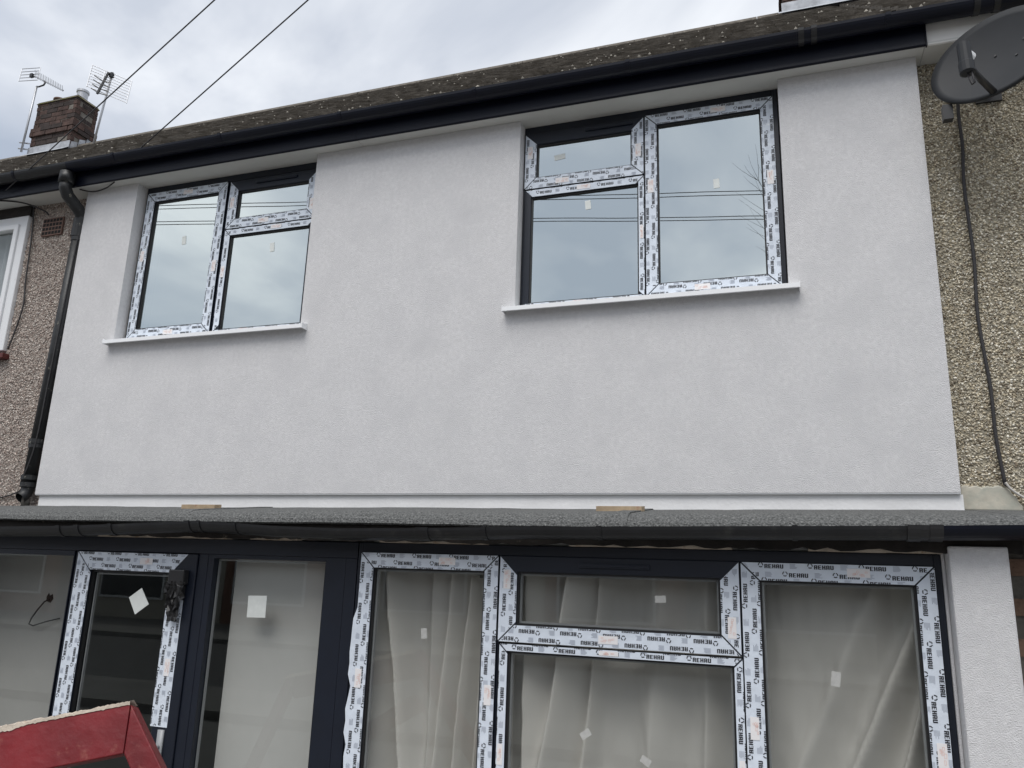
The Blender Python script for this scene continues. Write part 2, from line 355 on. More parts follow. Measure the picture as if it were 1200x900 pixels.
def pane_unit(parent, ring, w4, yface, films, gl, depth=.07, cut={}, ragged=None, recess=.022, spacer=True):
    """sash ring with glass; ring outer, w4 = (left,right,bottom,top); films = sides carrying film"""
    ring_frame(ring, w4, yface, yface + depth, 'sash', M['navy'], parent)
    x0, x1, z0, z1 = ring; a, c, d, e_ = x0 + w4[0], x1 - w4[1], z0 + w4[2], z1 - w4[3]
    ring_frame((a - .001, c + .001, d - .001, e_ + .001), (.009,) * 4, yface + recess - .012, yface + recess + .004, 'gasket', M['gasket'], parent, bevel=0)
    MB().add([(a, yface + recess, d), (c, yface + recess, d), (c, yface + recess, e_), (a, yface + recess, e_)], [(0, 1, 2, 3)]).build('glass_pane', gl, parent)
    if spacer: ring_frame((a + .004, c - .004, d + .004, e_ - .004), (.012,) * 4, yface + recess + .006, yface + recess + .022, 'spacer_bar', M['spacer'], parent, bevel=0)
    for s in films: film(parent, ring, w4, s, yface, cut.get(s), ragged == s)

def sticker(parent, cx, cz, y, wd, ht, rot=0, m=None):
    ca, sa = math.cos(rot), math.sin(rot)
    MB().prism([(cx + u * ca - v * sa, cz + u * sa + v * ca) for u, v in ((-wd / 2, -ht / 2), (wd / 2, -ht / 2), (wd / 2, ht / 2), (-wd / 2, ht / 2))], y - .0016, y - .0006).build('pane_sticker', m or M['sticker'], parent)

def trickle(parent, x0, x1, z, y):
    b = MB().box((x0, y - .012, z - .010), (x1, y - .0005, z + .010)); b.box((x0 + .01, y - .0155, z - .004), (x1 - .01, y - .0125, z + .006))
    b.build('trickle_vent', M['navy'], parent, bevel=.003)
# ================================================================== the setting
g = MB().add([(-150, -150, 0), (150, -150, 0), (150, 150, 0), (-150, 150, 0)], [(0, 1, 2, 3)]).build('ground', M['paving']); struct(g)
struct(MB().add([(-150, -15.0, .004), (150, -15.0, .004), (150, -8.2, .004), (-150, -8.2, .004)], [(0, 1, 2, 3)]).build('road', M['asphalt']))
for ya, yb in ((-8.2, -6.4), (-16.8, -15.0)): struct(box('pavement', (-150, ya, -.05), (150, yb, .12), M['paving']))

# ================================================================== houses of the terrace
XL, XR = -4.94, 0.798                                   # the rendered front
house = thing('rendered_house', (-2.0, 1.5, 0), 'terraced house with new pale grey render and dark grey film-wrapped windows', 'house')
left = thing('terraced_house', (-8.0, 1.5, 0), 'terraced house in pinkish pebbledash with white window beside the black downpipe', 'house')
rgt = thing('terraced_house', (3.5, 1.5, 0), 'terraced house in coarse cream pebbledash behind the satellite dish', 'house')

UH_L = (-4.450, -2.897, 3.58, 4.90); UH_R = (-1.427, 0.097, 3.58, 4.90)
SOF = 4.807
# render coat over insulation, its thickness seen in the reveals; stops at the soffit
wall(XL, XR, 2.482, SOF - .002, 0.0, 0.088, [UH_L, UH_R], 'render_coat', M['render'], house)
box('base_bead', (XL, .003, 2.476), (XR, .088, 2.4815), M['sill'], house)
wall(XL, XR, 2.30, 4.95, 0.0885, .30, [UH_L, UH_R], 'masonry_wall', M['plaster'], house)
box('plinth', (XL + .02, .022, 2.36), (XR + .012, .0875, 2.4755), M['plinth'], house)
# rooms behind the glass
def room(x0, x1, y0, y1, z0, z1, m, mf, parent, name='room_lining'):
    b = MB(); b.add([(x0, y0, z0), (x1, y0, z0), (x1, y1, z0), (x0, y1, z0), (x0, y0, z1), (x1, y0, z1), (x1, y1, z1), (x0, y1, z1)],
                    [(4, 5, 6, 7), (1, 2, 6, 5), (2, 3, 7, 6), (3, 0, 4, 7)])
    b.build(name, m, parent)
    MB().add([(x0, y0, z0), (x1, y0, z0), (x1, y1, z0), (x0, y1, z0)], [(0, 1, 2, 3)]).build('room_floor', mf, parent)
room(-4.85, -2.25, .301, 3.6, 2.62, 4.89, M['plasterw'], M['floor'], house)
room(-2.15, .75, .301, 3.6, 2.62, 4.89, M['plasterw'], M['floor'], house)
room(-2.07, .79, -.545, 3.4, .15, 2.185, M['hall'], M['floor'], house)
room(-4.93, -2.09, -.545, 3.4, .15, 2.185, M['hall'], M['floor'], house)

# ---------------------------------------------------------------- upper windows
def upper_window(x0, x1, mull, swap, label):
    z0, z1 = 3.600, 4.826
    fr = MB()
    ya, yb = .092, .165
    fr.box((x0, ya, z0), (x0 + .03, yb, z1)); fr.box((x1 - .03, ya, z0), (x1, yb, z1)); fr.box((x0 + .03, ya, z1 - .068), (x1 - .03, yb, z1)); fr.box((x0 + .03, ya, z0), (x1 - .03, yb, z0 + .02))
    fr.box((mull - .012, ya + .001, z0 + .02), (mull + .012, yb, z1 - .068))
    o = fr.build('window', M['navy'], house, bevel=.003); o['label'] = label
    return o
wr = upper_window(-1.430, .092, -.668, False, 'first floor window with its tall film-wrapped pane next to the satellite dish')
pane_unit(wr, (-.664, .066, 3.602, 4.756), (.070,) * 4, .078, ('top', 'bottom', 'left', 'right'), M['glass_up'])
pane_unit(wr, (-1.416, -.673, 4.371, 4.752), (.075, .072, .072, .080), .078, ('left', 'right', 'bottom'), M['glass_up'])
pane_unit(wr, (-1.412, -.672, 3.603, 4.363), (.042, .034, .016, .048), .0785, ('top', 'right', 'bottom'), M['glass_up'])
trickle(wr, -1.03, -.735, 4.722, .078)
for cx, cz, a in ((-.26, 4.262, .04), (-1.014, 4.227, .1)): sticker(wr, cx, cz, .0995, .034, .058, a)
sticker(wr, -1.197, 4.576, .0995, .07, .035, .1)
wl = upper_window(-4.446, -2.905, -3.678, True, 'first floor window with its tall film-wrapped pane next to the downpipe')
pane_unit(wl, (-4.421, -3.691, 3.600, 4.752), (.074,) * 4, .078, ('top', 'bottom', 'left', 'right'), M['glass_up'])
pane_unit(wl, (-3.665, -2.925, 4.374, 4.748), (.075, .075, .074, .085), .078, ('left', 'right', 'bottom'), M['glass_up'])
pane_unit(wl, (-3.664, -2.925, 3.602, 4.367), (.048, .036, .016, .046), .0785, ('top', 'left', 'bottom'), M['glass_up'])
trickle(wl, -3.44, -3.10, 4.712, .078)
for cx, cz, a in ((-4.041, 4.341, .1), (-3.263, 4.201, .1)): sticker(wl, cx, cz, .0995, .034, .066, a)
for x0, x1, par in ((-1.487, .150, house), (-4.488, -2.846, house)):
    b = MB(); b.xprism([(-.058, 3.537), (-.058, 3.562), (.03, 3.590), (.0915, 3.599), (.0915, 3.588), (.03, 3.579), (-.044, 3.552), (-.044, 3.537)], x0, x1)
    b.build('window_sill', M['sill'], house)
    for xa in (x0 - .001, x1 - .004): MB().box((xa, -.0595, 3.535), (xa + .005, -.001, 3.570)).build('sill_end_cap', M['sill'], house)

# ---------------------------------------------------------------- ground floor: bay window, door screen, pier
FY = -.62
b = MB(); x0, x1, z0, z1 = -1.985, .584, .75, 2.176; ya, yb = FY, FY + .075
b.box((x0, ya, z0), (x0 + .024, yb, z1)); b.box((x1 - .026, ya, z0), (x1, yb, z1)); b.box((x0 + .024, ya, z1 - .048), (x1 - .026, yb, z1)); b.box((x0 + .024, ya, z0), (x1 - .026, yb, z0 + .03))
b.box((-1.244, ya + .001, z0 + .03), (-1.234, yb, z1 - .048)); b.box((-.177, ya + .001, z0 + .03), (-.167, yb, z1 - .048))
wlow = b.build('window', M['navy'], house, bevel=.003); wlow['label'] = 'wide ground floor window with printed film on its frames and net curtains behind'
SY = FY - .014
pane_unit(wlow, (-1.961, -1.243, .785, 2.128), (.072, .068, .07, .072), SY, ('top', 'left', 'right', 'bottom'), M['glass_low'], ragged='left')
pane_unit(wlow, (-1.235, -.176, 1.751, 2.130), (.084, .078, .074, .072), SY, ('left', 'right', 'bottom'), M['glass_low'])
pane_unit(wlow, (-1.226, -.173, .785, 1.743), (.040, .035, .035, .031), SY + .001, ('left', 'right', 'top'), M['glass_low'])
pane_unit(wlow, (-.169, .557, .785, 2.128), (.074, .070, .07, .073), SY, ('top', 'left', 'right', 'bottom'), M['glass_low'])
trickle(wlow, -.862, -.548, 2.094, SY)
for cx, cz, a, wd_, ht in ((-1.61, 1.763, .1, .034, .055), (-.506, 1.963, .05, .055, .034), (-.83, 1.395, .6, .055, .034), (.176, 1.687, -.12, .04, .065), (-.575, 1.315, -.5, .05, .034)): sticker(wlow, cx, cz, SY + .0215, wd_ * .85, ht * .85, a, M['clearlabel'])

# door screen: head, posts, left sidelight, door leaf, right sidelight
b = MB(); b.box((-4.93, ya, 2.098), (-1.99, yb, 2.176)); b.box((-2.052, ya, .1), (-1.990, yb, 2.098)); b.box((-2.168, ya + .001, .1), (-2.053, yb, 2.098))
b.box((-2.945, ya, .1), (-2.885, yb, 2.098)); b.box((-3.812, ya + .012, .1), (-3.785, yb, 2.098)); b.box((-4.93, ya, .1), (-4.87, yb, 2.098)); b.box((-4.87, ya, .02), (-1.99, yb + .01, .1))
screen = b.build('door_screen', M['navy'], house, bevel=.003)
b = MB(); b.box((-2.168, SY, 2.080), (-2.160, SY + .03, 2.097)); 
sl = ring_frame((-2.884, -2.1685, .101, 2.097), (.036, .002, .03, .020), FY + .002, FY + .06, 'sidelight', M['navy'], house); sl['label'] = 'fixed glazed light between the front door and the wide window'
MB().add([(-2.85, FY + .034, .13), (-2.17, FY + .034, .13), (-2.17, FY + .034, 2.078), (-2.85, FY + .034, 2.078)], [(0, 1, 2, 3)]).build('glass_pane', M['glass_low'], sl)
ring_frame((-2.846, -2.173, .134, 2.074), (.008,) * 4, FY + .040, FY + .052, 'spacer_bar', M['spacer'], sl, bevel=0)
sticker(sl, -2.573, 1.842, FY + .034, .112, .108, .03)
sl2 = ring_frame((-4.868, -3.8125, .101, 2.097), (.03, .006, .03, .030), FY + .002, FY + .06, 'sidelight', M['navy'], house); sl2['label'] = 'fixed glazed light left of the front door showing a bare plaster wall'
MB().add([(-4.84, FY + .034, .13), (-3.816, FY + .034, .13), (-3.816, FY + .034, 2.068), (-4.84, FY + .034, 2.068)], [(0, 1, 2, 3)]).build('glass_pane', M['glass_low'], sl2)
door = ring_frame((-3.783, -2.947, .105, 2.095), (.115, .155, .14, .100), SY + .004, SY + .07, 'door', M['navy'], house, bevel=.004); door['label'] = 'dark grey front door with film strips and a diamond sticker on its glass'
DY = SY + .004
film(door, (-3.772, -3.004, .105, 2.093), (.110, .108, .1, .098), 'top', DY)
film(door, (-3.772, -3.004, .105, 2.093), (.110, .108, .1, .098), 'left', DY)
film(door, (-3.772, -3.004, .105, 2.093), (.110, .108, .1, .098), 'right', DY, cut=(.24, .862))
ring_frame((-3.669, -3.101, .244, 1.996), (.012,) * 4, DY + .016, DY + .034, 'gasket', M['gasket'], door, bevel=0)
MB().add([(-3.668, DY + .030, .245), (-3.102, DY + .030, .245), (-3.102, DY + .030, 1.995), (-3.668, DY + .030, 1.995)], [(0, 1, 2, 3)]).build('glass_pane', M['glass_low'], door)
ring_frame((-3.652, -3.118, .26, 1.98), (.008,) * 4, DY + .036, DY + .05, 'spacer_bar', M['spacer'], door, bevel=0)
MB().prism([(-3.394, 1.855), (-3.337, 1.768), (-3.254, 1.825), (-3.316, 1.908)], DY + .0275, DY + .029).build('pane_sticker', M['sticker'], door)
# hinge box wrapped in crumpled black plastic at the top of the closing stile
b = MB(); b.box((-3.085, DY - .045, 1.935), (-2.985, DY - .001, 2.012)); b.box((-3.075, DY - .035, 1.865), (-2.995, DY - .0015, 1.934)); b.build('hinge_cover', M['blackplastic'], door, bevel=.006)
b = MB(); rd = random.Random(3); rows = []
for i in range(9):
    t_ = i / 8; zc_ = 1.95 - .20 * t_; hw = .058 * (1 - .55 * t_) + .004
    rows.append([(-3.045 + .012 * t_ + hw * (j / 5 - 1) * 1 + rd.uniform(-.008, .008), DY - .012 - abs(math.sin(j * 1.9 + i)) * .035 * (1 - .5 * t_) - rd.random() * .012, zc_ + rd.uniform(-.008, .008)) for j in range(11)])
b.add([p for r_ in rows for p in r_], [(i * 11 + j, i * 11 + j + 1, (i + 1) * 11 + j + 1, (i + 1) * 11 + j) for i in range(8) for j in range(10)])
b.build('plastic_wrap', M['blackplastic'], door)
# handle lower down
b = MB(); b.box((-3.05, DY - .012, 1.0), (-3.015, DY - .0005, 1.22)); b.tube([(-3.032, DY - .012, 1.14), (-3.032, DY - .05, 1.14), (-3.13, DY - .05, 1.14)], .009); b.build('handle', M['spacer'], door, smooth=True)
# walls that show through the glass of the door screen
box('partition', (-2.800, -.49, .152), (-2.095, -.45, 2.18), M['board'], house)
box('partition', (-4.925, -.26, .152), (-4.175, -.20, 2.18), M['bareplaster'], house)
b = MB(); b.tube([(-4.345, -.262, 1.80), (-4.352, -.29, 1.787), (-4.385, -.30, 1.74), (-4.425, -.30, 1.685), (-4.438, -.30, 1.650), (-4.402, -.30, 1.641), (-4.318, -.29, 1.668), (-4.225, -.275, 1.692)], .0045, 6); c_ = b.build('loose_cable', M['cable'], None, smooth=True)
tag(c_, 'loose black cable hanging from a hole in the bare plaster wall indoors', 'cable')
MB().prism([(-4.372, 1.788), (-4.335, 1.780), (-4.318, 1.803), (-4.328, 1.832), (-4.350, 1.822), (-4.360, 1.838), (-4.374, 1.815)], -.2625, -.2605).build('wall_hole', M['dark'], house)  # flat patch on the plaster; the hole's shade is put into its colour
# low wall under the window, pier, pieces over the head
box('low_wall', (-1.985, -.70, 0), (.584, -.55, .748), M['render'], house)
box('low_wall_sill', (-2.0, -.74, .7485), (.584, -.62, .77), M['sill'], house)
pier = MB().box((.598, -.71, 0), (.796, -.545, 2.205)); pier.box((.5845, -.625, 0), (.5975, -.545, 2.205)); pier.build('pier', M['render'], house, bevel=.008)
# rotten timber and sealant remnants above the frames
b = MB(); rd = random.Random(9); n = 120; xa, xb = -4.95, .85
top = []; bot = []
for i in range(n + 1):
    x = xa + (xb - xa) * i / n; top.append((x, 2.262)); bot.append((x, 2.180 + (rd.uniform(-.004, .012) if i % 3 else 0.0)))
for i in range(n): b.prism([bot[i], bot[i + 1], top[i + 1], top[i]], -.685, -.64)
b.build('old_fascia_board', M['rottimber'], house)
rd = random.Random(19)
for xs_, xe_ in ((-3.62, -2.75), (-2.6, -2.32), (-1.85, -1.30), (-.9, -.2), (.1, .585)):
    x = xs_; b = MB()
    while x < xe_:
        l_ = rd.uniform(.05, .16); b.box((x, -.668 + rd.uniform(0, .01), 2.1765 + rd.uniform(0, .002)), (min(x + l_, xe_), -.615, 2.184 + rd.uniform(0, .008))); x += l_ - .004
    b.build('sealant_bead', M['flake'], house)

# ---------------------------------------------------------------- felt porch roof running past all three houses
def porch_roof(x0, x1, parent):
    prof = [(.086, 2.408), (.05, 2.404), (-.30, 2.366), (-.62, 2.331), (-.665, 2.322), (-.70, 2.306), (-.722, 2.284), (-.730, 2.262), (-.715, 2.255), (-.64, 2.2625), (.086, 2.2625)]
    n = max(2, int((x1 - x0) / .12)); vs = []; fs = []; rd = random.Random(int(x0 * 100)); m_ = len(prof)
    for i in range(n + 1):
        x = x0 + (x1 - x0) * i / n; j = .0025 * math.sin(x * 2.3) + .0015 * rd.uniform(-1, 1)
        vs += [(x, y - (.006 * math.sin(x * 1.7 + 1) if y < -.6 else 0), z + (j if 0 < k < 9 else 0)) for k, (y, z) in enumerate(prof)]
    for i in range(n):
        for k in range(m_): fs.append((i * m_ + k, i * m_ + (k + 1) % m_, (i + 1) * m_ + (k + 1) % m_, (i + 1) * m_ + k))
    fs += [tuple(range(m_ - 1, -1, -1)), tuple(range(n * m_, n * m_ + m_))]
    o = MB().add(vs, fs).build('porch_roof', M['felt'], parent, smooth=False)
    for x in np.arange(x0 + 1.9, x1 - .3, 2.35):           # lapped sheets
        pr = [(y - .001, z + .0025) for y, z in prof[1:8]] + [(y, z - .004) for y, z in reversed(prof[1:8])]
        MB().xprism(pr, x, x + .085).build('felt_lap', M['felt'], o)
porch_roof(-9.0, -4.965, left); porch_roof(-4.9645, .835, house); porch_roof(.8355, 2.6, rgt)
for cx, cy, ang, sz, lab in ((-3.22, -.33, .03, (.24, .05, .024), 'short pale timber shim with red stain lying on the felt porch roof'), (-.735, -.33, .01, (.23, .045, .024), 'plain short timber shim lying on the felt porch roof below the right window')):
    b = MB(); ca, sa = math.cos(ang), math.sin(ang); hx, hy, hz = sz[0] / 2, sz[1] / 2, sz[2]
    zt = 2.4005 + (cy - .05) * .106
    P_ = [(cx + u * ca - v * sa, cy + u * sa + v * ca, zt + v * .106 + q) for q in (0, hz) for u, v in ((-hx, -hy), (hx * .93, -hy), (hx, hy), (-hx * .96, hy))]
    b.add(P_, [(0, 3, 2, 1), (4, 5, 6, 7), (0, 1, 5, 4), (1, 2, 6, 5), (2, 3, 7, 6), (3, 0, 4, 7)])
    tag(b.build('timber_shim', M['wood']), lab, 'timber')

# lower gutter: old, sagging half-round on brackets, newer length to the right
def gutter_run(pts, yc, r, parent, m, name='gutter', th=.004):
    """pts (x, ztop); half-round open upward"""
    K = 12; prof = [(-math.cos(math.pi * k / K) * r, -math.sin(math.pi * k / K) * r) for k in range(K + 1)]
    prof = prof + [(y * (1 - th / r), z * (1 - th / r)) for y, z in reversed(prof)]; m_ = len(prof); vs = []; fs = []
    for x, z in pts: vs += [(x, yc + a, z + c) for a, c in prof]
    for i in range(len(pts) - 1):
        for k in range(m_): fs.append((i * m_ + k, i * m_ + (k + 1) % m_, (i + 1) * m_ + (k + 1) % m_, (i + 1) * m_ + k))
    fs += [tuple(range(m_ - 1, -1, -1)), tuple(range((len(pts) - 1) * m_, len(pts) * m_))]
    return MB().add(vs, fs).build(name, m, parent, smooth=False)
LG = [(-9.0, 2.19), (-5.0, 2.203), (-4.16, 2.213), (-3.69, 2.222), (-3.2, 2.242), (-2.82, 2.258), (-2.6, 2.250), (-2.35, 2.238), (-1.97, 2.231), (-1.53, 2.238), (-1.12, 2.249), (-.74, 2.254), (-.05, 2.264), (.51, 2.272), (.80, 2.278), (2.6, 2.30)]
def lgz(x):
    return float(np.interp(x, [p[0] for p in LG], [p[1] for p in LG]))
def lrun(x0, x1, parent, m):
    xs = sorted([x0, x1] + [p[0] for p in LG if x0 < p[0] < x1] + [float(q) for q in np.arange(x0 + .1, x1 - .05, .11)])
    return gutter_run([(x, lgz(x)) for x in xs], -.781, .052, parent, m)
gl_ = lrun(-9.0, -4.966, left, M['gutter']); gm_ = lrun(-4.9655, .505, house, M['gutter']); gr_ = lrun(.5055, 2.6, house, M['fascia'])
def clip_(x, par, wd_=.03, r=.058, yc=-.781, zf=lgz, m='gutter', drop=0):
    K = 12; z = zf(x); b = MB()
    po = [(yc - math.cos(math.pi * k / K) * r, z + .003 - math.sin(math.pi * k / K) * r) for k in range(K + 1)]
    pi_ = [(yc - math.cos(math.pi * k / K) * (r - .009), z + .003 - math.sin(math.pi * k / K) * (r - .009)) for k in range(K, -1, -1)]
    b.xprism(po + pi_, x - wd_ / 2, x + wd_ / 2)
    b.build('gutter_bracket', M[m], par)
for x, wd_ in ((-3.73, .03), (-3.60, .03), (-3.37, .022), (-2.87, .03), (-2.80, .02), (-2.58, .02), (-1.55, .06), (-1.25, .02), (-.73, .022), (.05, .02)): clip_(x, gm_, wd_)
for x, wd_ in ((.47, .045), (.545, .045)): clip_(x, gr_, wd_, .060, m='blackplastic')
MB().xprism([(-.781 - math.cos(math.pi * k / 10) * .0565, lgz(.5) + .002 - math.sin(math.pi * k / 10) * .0565) for k in range(11)] + [(-.781 - math.cos(math.pi * k / 10) * .0525, lgz(.5) + .002 - math.sin(math.pi * k / 10) * .0525) for k in range(10, -1, -1)], .4925, .5225).build('gutter_union', M['blackplastic'], gr_)

# ---------------------------------------------------------------- eaves: soffit boards, fascia, upper gutter
def eaves(x0, x1, parent, fm, cuts):
    xs = [x0] + cuts + [x1]
    for a, c in zip(xs[:-1], xs[1:]):
        box('soffit_board', (a + .0015, -.098, SOF), (c - .0015, .30, SOF + .009), M['soffit'], parent)
        pf = [(-.1055, 4.803), (-.108, 4.797), (-.102, 4.792), (-.094, 4.794), (-.0925, 4.806), (-.0925, 4.966), (-.105, 4.966)]
        if fm == 'whitefascia': pf = [(y + .008, z + .003) for y, z in pf]
        MB().xprism(pf, a + .0006, c - .0006).build('fascia_board', M[fm], parent)
eaves(-12.6, XL - .02, left, 'fascia', [-9.9, -7.4]); eaves(XL - .02, .831, house, 'fascia', [-2.54]); eaves(.831, 3.4, rgt, 'whitefascia', [])
box('fascia_end_cap', (.8315, -.112, 4.790), (.838, -.090, 4.967), M['fascia'], house)
def ug(x): return 4.946 + .0012 * math.sin(x * 1.3)
def urun(x0, x1, parent):
    xs = list(np.linspace(x0, x1, int((x1 - x0) / .25) + 2)); return gutter_run([(float(x), ug(x)) for x in xs], -.162, .056, parent, M['gutter'] if parent is left else M['fascia'], 'gutter')
for a, c, par in ((-12.6, -4.966, left), (-4.9655, .2, house), (.2005, 3.4, rgt)):
    o = urun(a, c, par)
    for x in np.arange(a + .45, c, .95): clip_(float(x), o, .024, .0605, -.162, ug, 'fascia')
for x in (.225, .29, 1.06, 1.15): clip_(x, rgt, .028, .062, -.162, ug, 'blackplastic')

# ---------------------------------------------------------------- roofs of concrete tiles
SLP = .805; PIT = math.atan(SLP); CP, SP = math.cos(PIT), math.sin(PIT); EY, EZ = -.15, 4.972
def tile_mesh(v):
    rd = random.Random(v); b = MB(); hw = .1475; n = 4; vs = []
    for i in range(n + 1):
        x = -hw + 2 * hw * i / n
        for t_, zt in ((0, .020), (.41, .004)):
            j = rd.uniform(-.001, .001)
            vs += [(x, t_ + (rd.uniform(-.004, .004) if t_ == 0 else 0), zt + j), (x, t_, zt + j - .020)]
    fs = []
    for i in range(n):
        a, c = i * 4, i * 4 + 4
        fs += [(a, c, c + 2, a + 2), (a + 1, a + 3, c + 3, c + 1), (a, a + 1, c + 1, c), (a + 2, c + 2, c + 3, a + 3)]
    fs += [(0, 2, 3, 1), (n * 4, n * 4 + 1, n * 4 + 3, n * 4 + 2)]
    return b.add(vs, fs).mesh('roof_tile', M['tile'])
TILES = [tile_mesh(i) for i in range(6)]
def roof(x0, x1, parent, limit):
    L_ = 3.9 / CP
    b = MB(); b.add([(x0, EY + .05, EZ + .02), (x1, EY + .05, EZ + .02), (x1, EY + 3.9, EZ + 3.9 * SLP - .03), (x0, EY + 3.9, EZ + 3.9 * SLP - .03), (x0, EY + 7.8, EZ), (x1, EY + 7.8, EZ)], [(0, 1, 2, 3), (3, 2, 5, 4)])
    o = b.build('roof', M['tile'], parent)
    rd = random.Random(int(x0 * 10)); cnt = 0; rest = MB(); rot = Matrix.Rotation(PIT, 4, 'X')
    for c in range(15):
        s = c * .332; off = 0
        nx = int((x1 - x0) / .2985)
        for i in range(nx):
            x = x0 + .15 + i * .2985 + off
            loc = Vector((x, EY + s * CP + rd.uniform(-.002, .002), EZ + s * SP + rd.uniform(0, .0015)))
            me = TILES[rd.randrange(6)]
            if cnt < limit:
                t_ = bpy.data.objects.new('roof_tile', me); COL.objects.link(t_); t_.parent = o; t_.location = loc; t_.rotation_euler = (PIT + rd.uniform(-.0015, .0015), rd.uniform(-.002, .002), 0); cnt += 1
            else:
                mt = Matrix.Translation(loc) @ rot; rest.add([mt @ v.co for v in me.vertices], [tuple(p.vertices) for p in me.polygons])
    if rest.f: stuff(rest.build('roof_tiles_far', M['tile'], o))
    mo = MB()                                              # crumbs of pale lichen lying on the tiles
    for i in range(int((x1 - x0) * 45)):
        t_ = rd.random() ** 2 if rd.random() < .6 else 1 - .04 * rd.random(); q = Vector((rd.uniform(x0, x1), EY + 3.85 * t_, EZ + 3.85 * t_ * SLP + .026)); r_ = rd.uniform(.004, .012)
        mo.add([q + Vector(k_) * r_ * rd.uniform(.7, 1.3) for k_ in ((1, 0, 0), (0, 1, .8), (-1, 0, 0), (0, -1, -.8), (0, -.6, .8))], [(0, 1, 4), (1, 2, 4), (2, 3, 4), (3, 0, 4)])
    stuff(mo.build('lichen', M['lichen'], o))
    x = x0 + .01
    while x < x1 - .1:
        l_ = min(.45, x1 - x)
        ry, rz = EY + 3.9, EZ + 3.9 * SLP
        pf = [(ry - .13, rz - .075), (ry - .10, rz - .03), (ry - .05, rz + .008), (ry, rz + .022), (ry + .05, rz + .008), (ry + .10, rz - .03), (ry + .13, rz - .075)]
        MB().xprism(pf + [(y, z - .02) for y, z in reversed(pf)], x, x + l_ - .006).build('ridge_tile', M['tile'], o); x += .45
roof(-12.9, -4.95, left, 290); roof(-4.949, .80, house, 290); roof(.801, 3.4, rgt, 290)
for par, a, c in ((left, -12.9, XL - .001), (rgt, XR + .001, 3.4)):
    pass
box('rear_wall', (-12.9, 7.2, 0), (-4.951, 7.45, 4.9), M['plaster'], left); box('rear_wall', (-4.95, 7.2, 0), (.799, 7.45, 4.9), M['plaster'], house); box('rear_wall', (.80, 7.2, 0), (3.4, 7.45, 4.9), M['plaster'], rgt)
for par, x_ in ((left, -12.9), (rgt, 3.2)): box('end_wall', (x_, .31, 0), (x_ + .2, 7.19, 4.85), M['plaster'], par)
# ---------------------------------------------------------------- chimneys
def chimney(x0, x1, y0, y1, zb, zt, parent, ncap, label=None):
    b = MB().box((x0 + .008, y0 + .008, zb), (x1 - .008, y1 - .008, zt)); o = b.build('chimney', M['oldmortar'], parent)
    if label: o['label'] = label
    hx = MB().box((-.1035, 0, 0), (.1035, .06, .064)).mesh('brick', M['brick']); hx2 = MB().box((-.1035, 0, 0), (.1035, .06, .064)).mesh('brick', M['brick2'])
    hh = MB().box((-.0485, 0, 0), (.0485, .06, .064)).mesh('brick', M['brick'])
    rd = random.Random(int(x0 * 7) + 3); n = int((zt - zb) / .075)
    for c in range(n):
        z = zb + c * .075 + .005; out = .0
        if c in ncap: out = .028
        for face in range(4):
            ln = (x1 - x0) if face % 2 == 0 else (y1 - y0); u = -out + (.0 if c % 2 == 0 else -.108); end = ln + out
            while u < end - .03:
                ua = max(u, -out); ub = min(u + .207, end)
                if ub - ua > .04:
                    me = hh if ub - ua < .14 else (hx if rd.random() < .6 else hx2); sc = (ub - ua) / (.097 if me is hh else .207); uc = (ua + ub) / 2; jit = rd.uniform(-.005, .010)
                    q = bpy.data.objects.new('brick', me); COL.objects.link(q); q.parent = o
                    if face == 0: q.location = (x0 + uc, y0 - out + jit, z); q.rotation_euler = (0, 0, 0)
                    if face == 1: q.location = (x1 + out - jit, y0 + uc, z); q.rotation_euler = (0, 0, R(90))
                    if face == 2: q.location = (x1 - uc, y1 + out - jit, z); q.rotation_euler = (0, 0, R(180))
                    if face == 3: q.location = (x0 - out + jit, y1 - uc, z); q.rotation_euler = (0, 0, R(270))
                    q.scale = (sc, 1, 1)
                u += .217
    return o
RZ = EZ + 3.9 * SLP                                     # ridge height
ch = chimney(-10.50, -9.70, 3.50, 3.88, 7.86, 8.84, left, (5, 6), 'sooty brick chimney with mossy top carrying two aerials')
# flaunching, sloping from the pots to the edge
b = MB(); xs0, xs1, ys0, ys1 = -10.515, -9.685, 3.485, 3.895; zt = 8.80
b.add([(xs0, ys0, zt), (xs1, ys0, zt), (xs1, ys1, zt), (xs0, ys1, zt), (xs0 + .02, ys0 + .02, zt + .03), (xs1 - .02, ys0 + .02, zt + .03), (xs1 - .02, ys1 - .02, zt + .03), (xs0 + .02, ys1 - .02, zt + .03),
       (xs0 + .2, ys0 + .15, zt + .13), (xs1 - .2, ys0 + .15, zt + .13), (xs1 - .2, ys1 - .15, zt + .13), (xs0 + .2, ys1 - .15, zt + .13)],
      [(0, 1, 5, 4), (1, 2, 6, 5), (2, 3, 7, 6), (3, 0, 4, 7), (4, 5, 9, 8), (5, 6, 10, 9), (6, 7, 11, 10), (7, 4, 8, 11), (8, 9, 10, 11), (3, 2, 1, 0)])
b.build('flaunching', M['moss'], ch)
def lathe(prof, cx, cy, seg=20):
    b = MB(); vs = []; n = len(prof)
    for r_, z in prof: vs += [(cx + r_ * math.cos(2 * math.pi * k / seg), cy + r_ * math.sin(2 * math.pi * k / seg), z) for k in range(seg)]
    return b.add(vs, [(i * seg + k, i * seg + (k + 1) % seg, (i + 1) * seg + (k + 1) % seg, (i + 1) * seg + k) for i in range(n - 1) for k in range(seg)])
lathe([(.075, 8.84), (.078, 8.99), (.090, 8.995), (.090, 9.03), (.075, 9.032), (.062, 9.025), (.06, 8.9)], -9.84, 3.68).build('chimney_pot', M['alu'], ch, smooth=False)
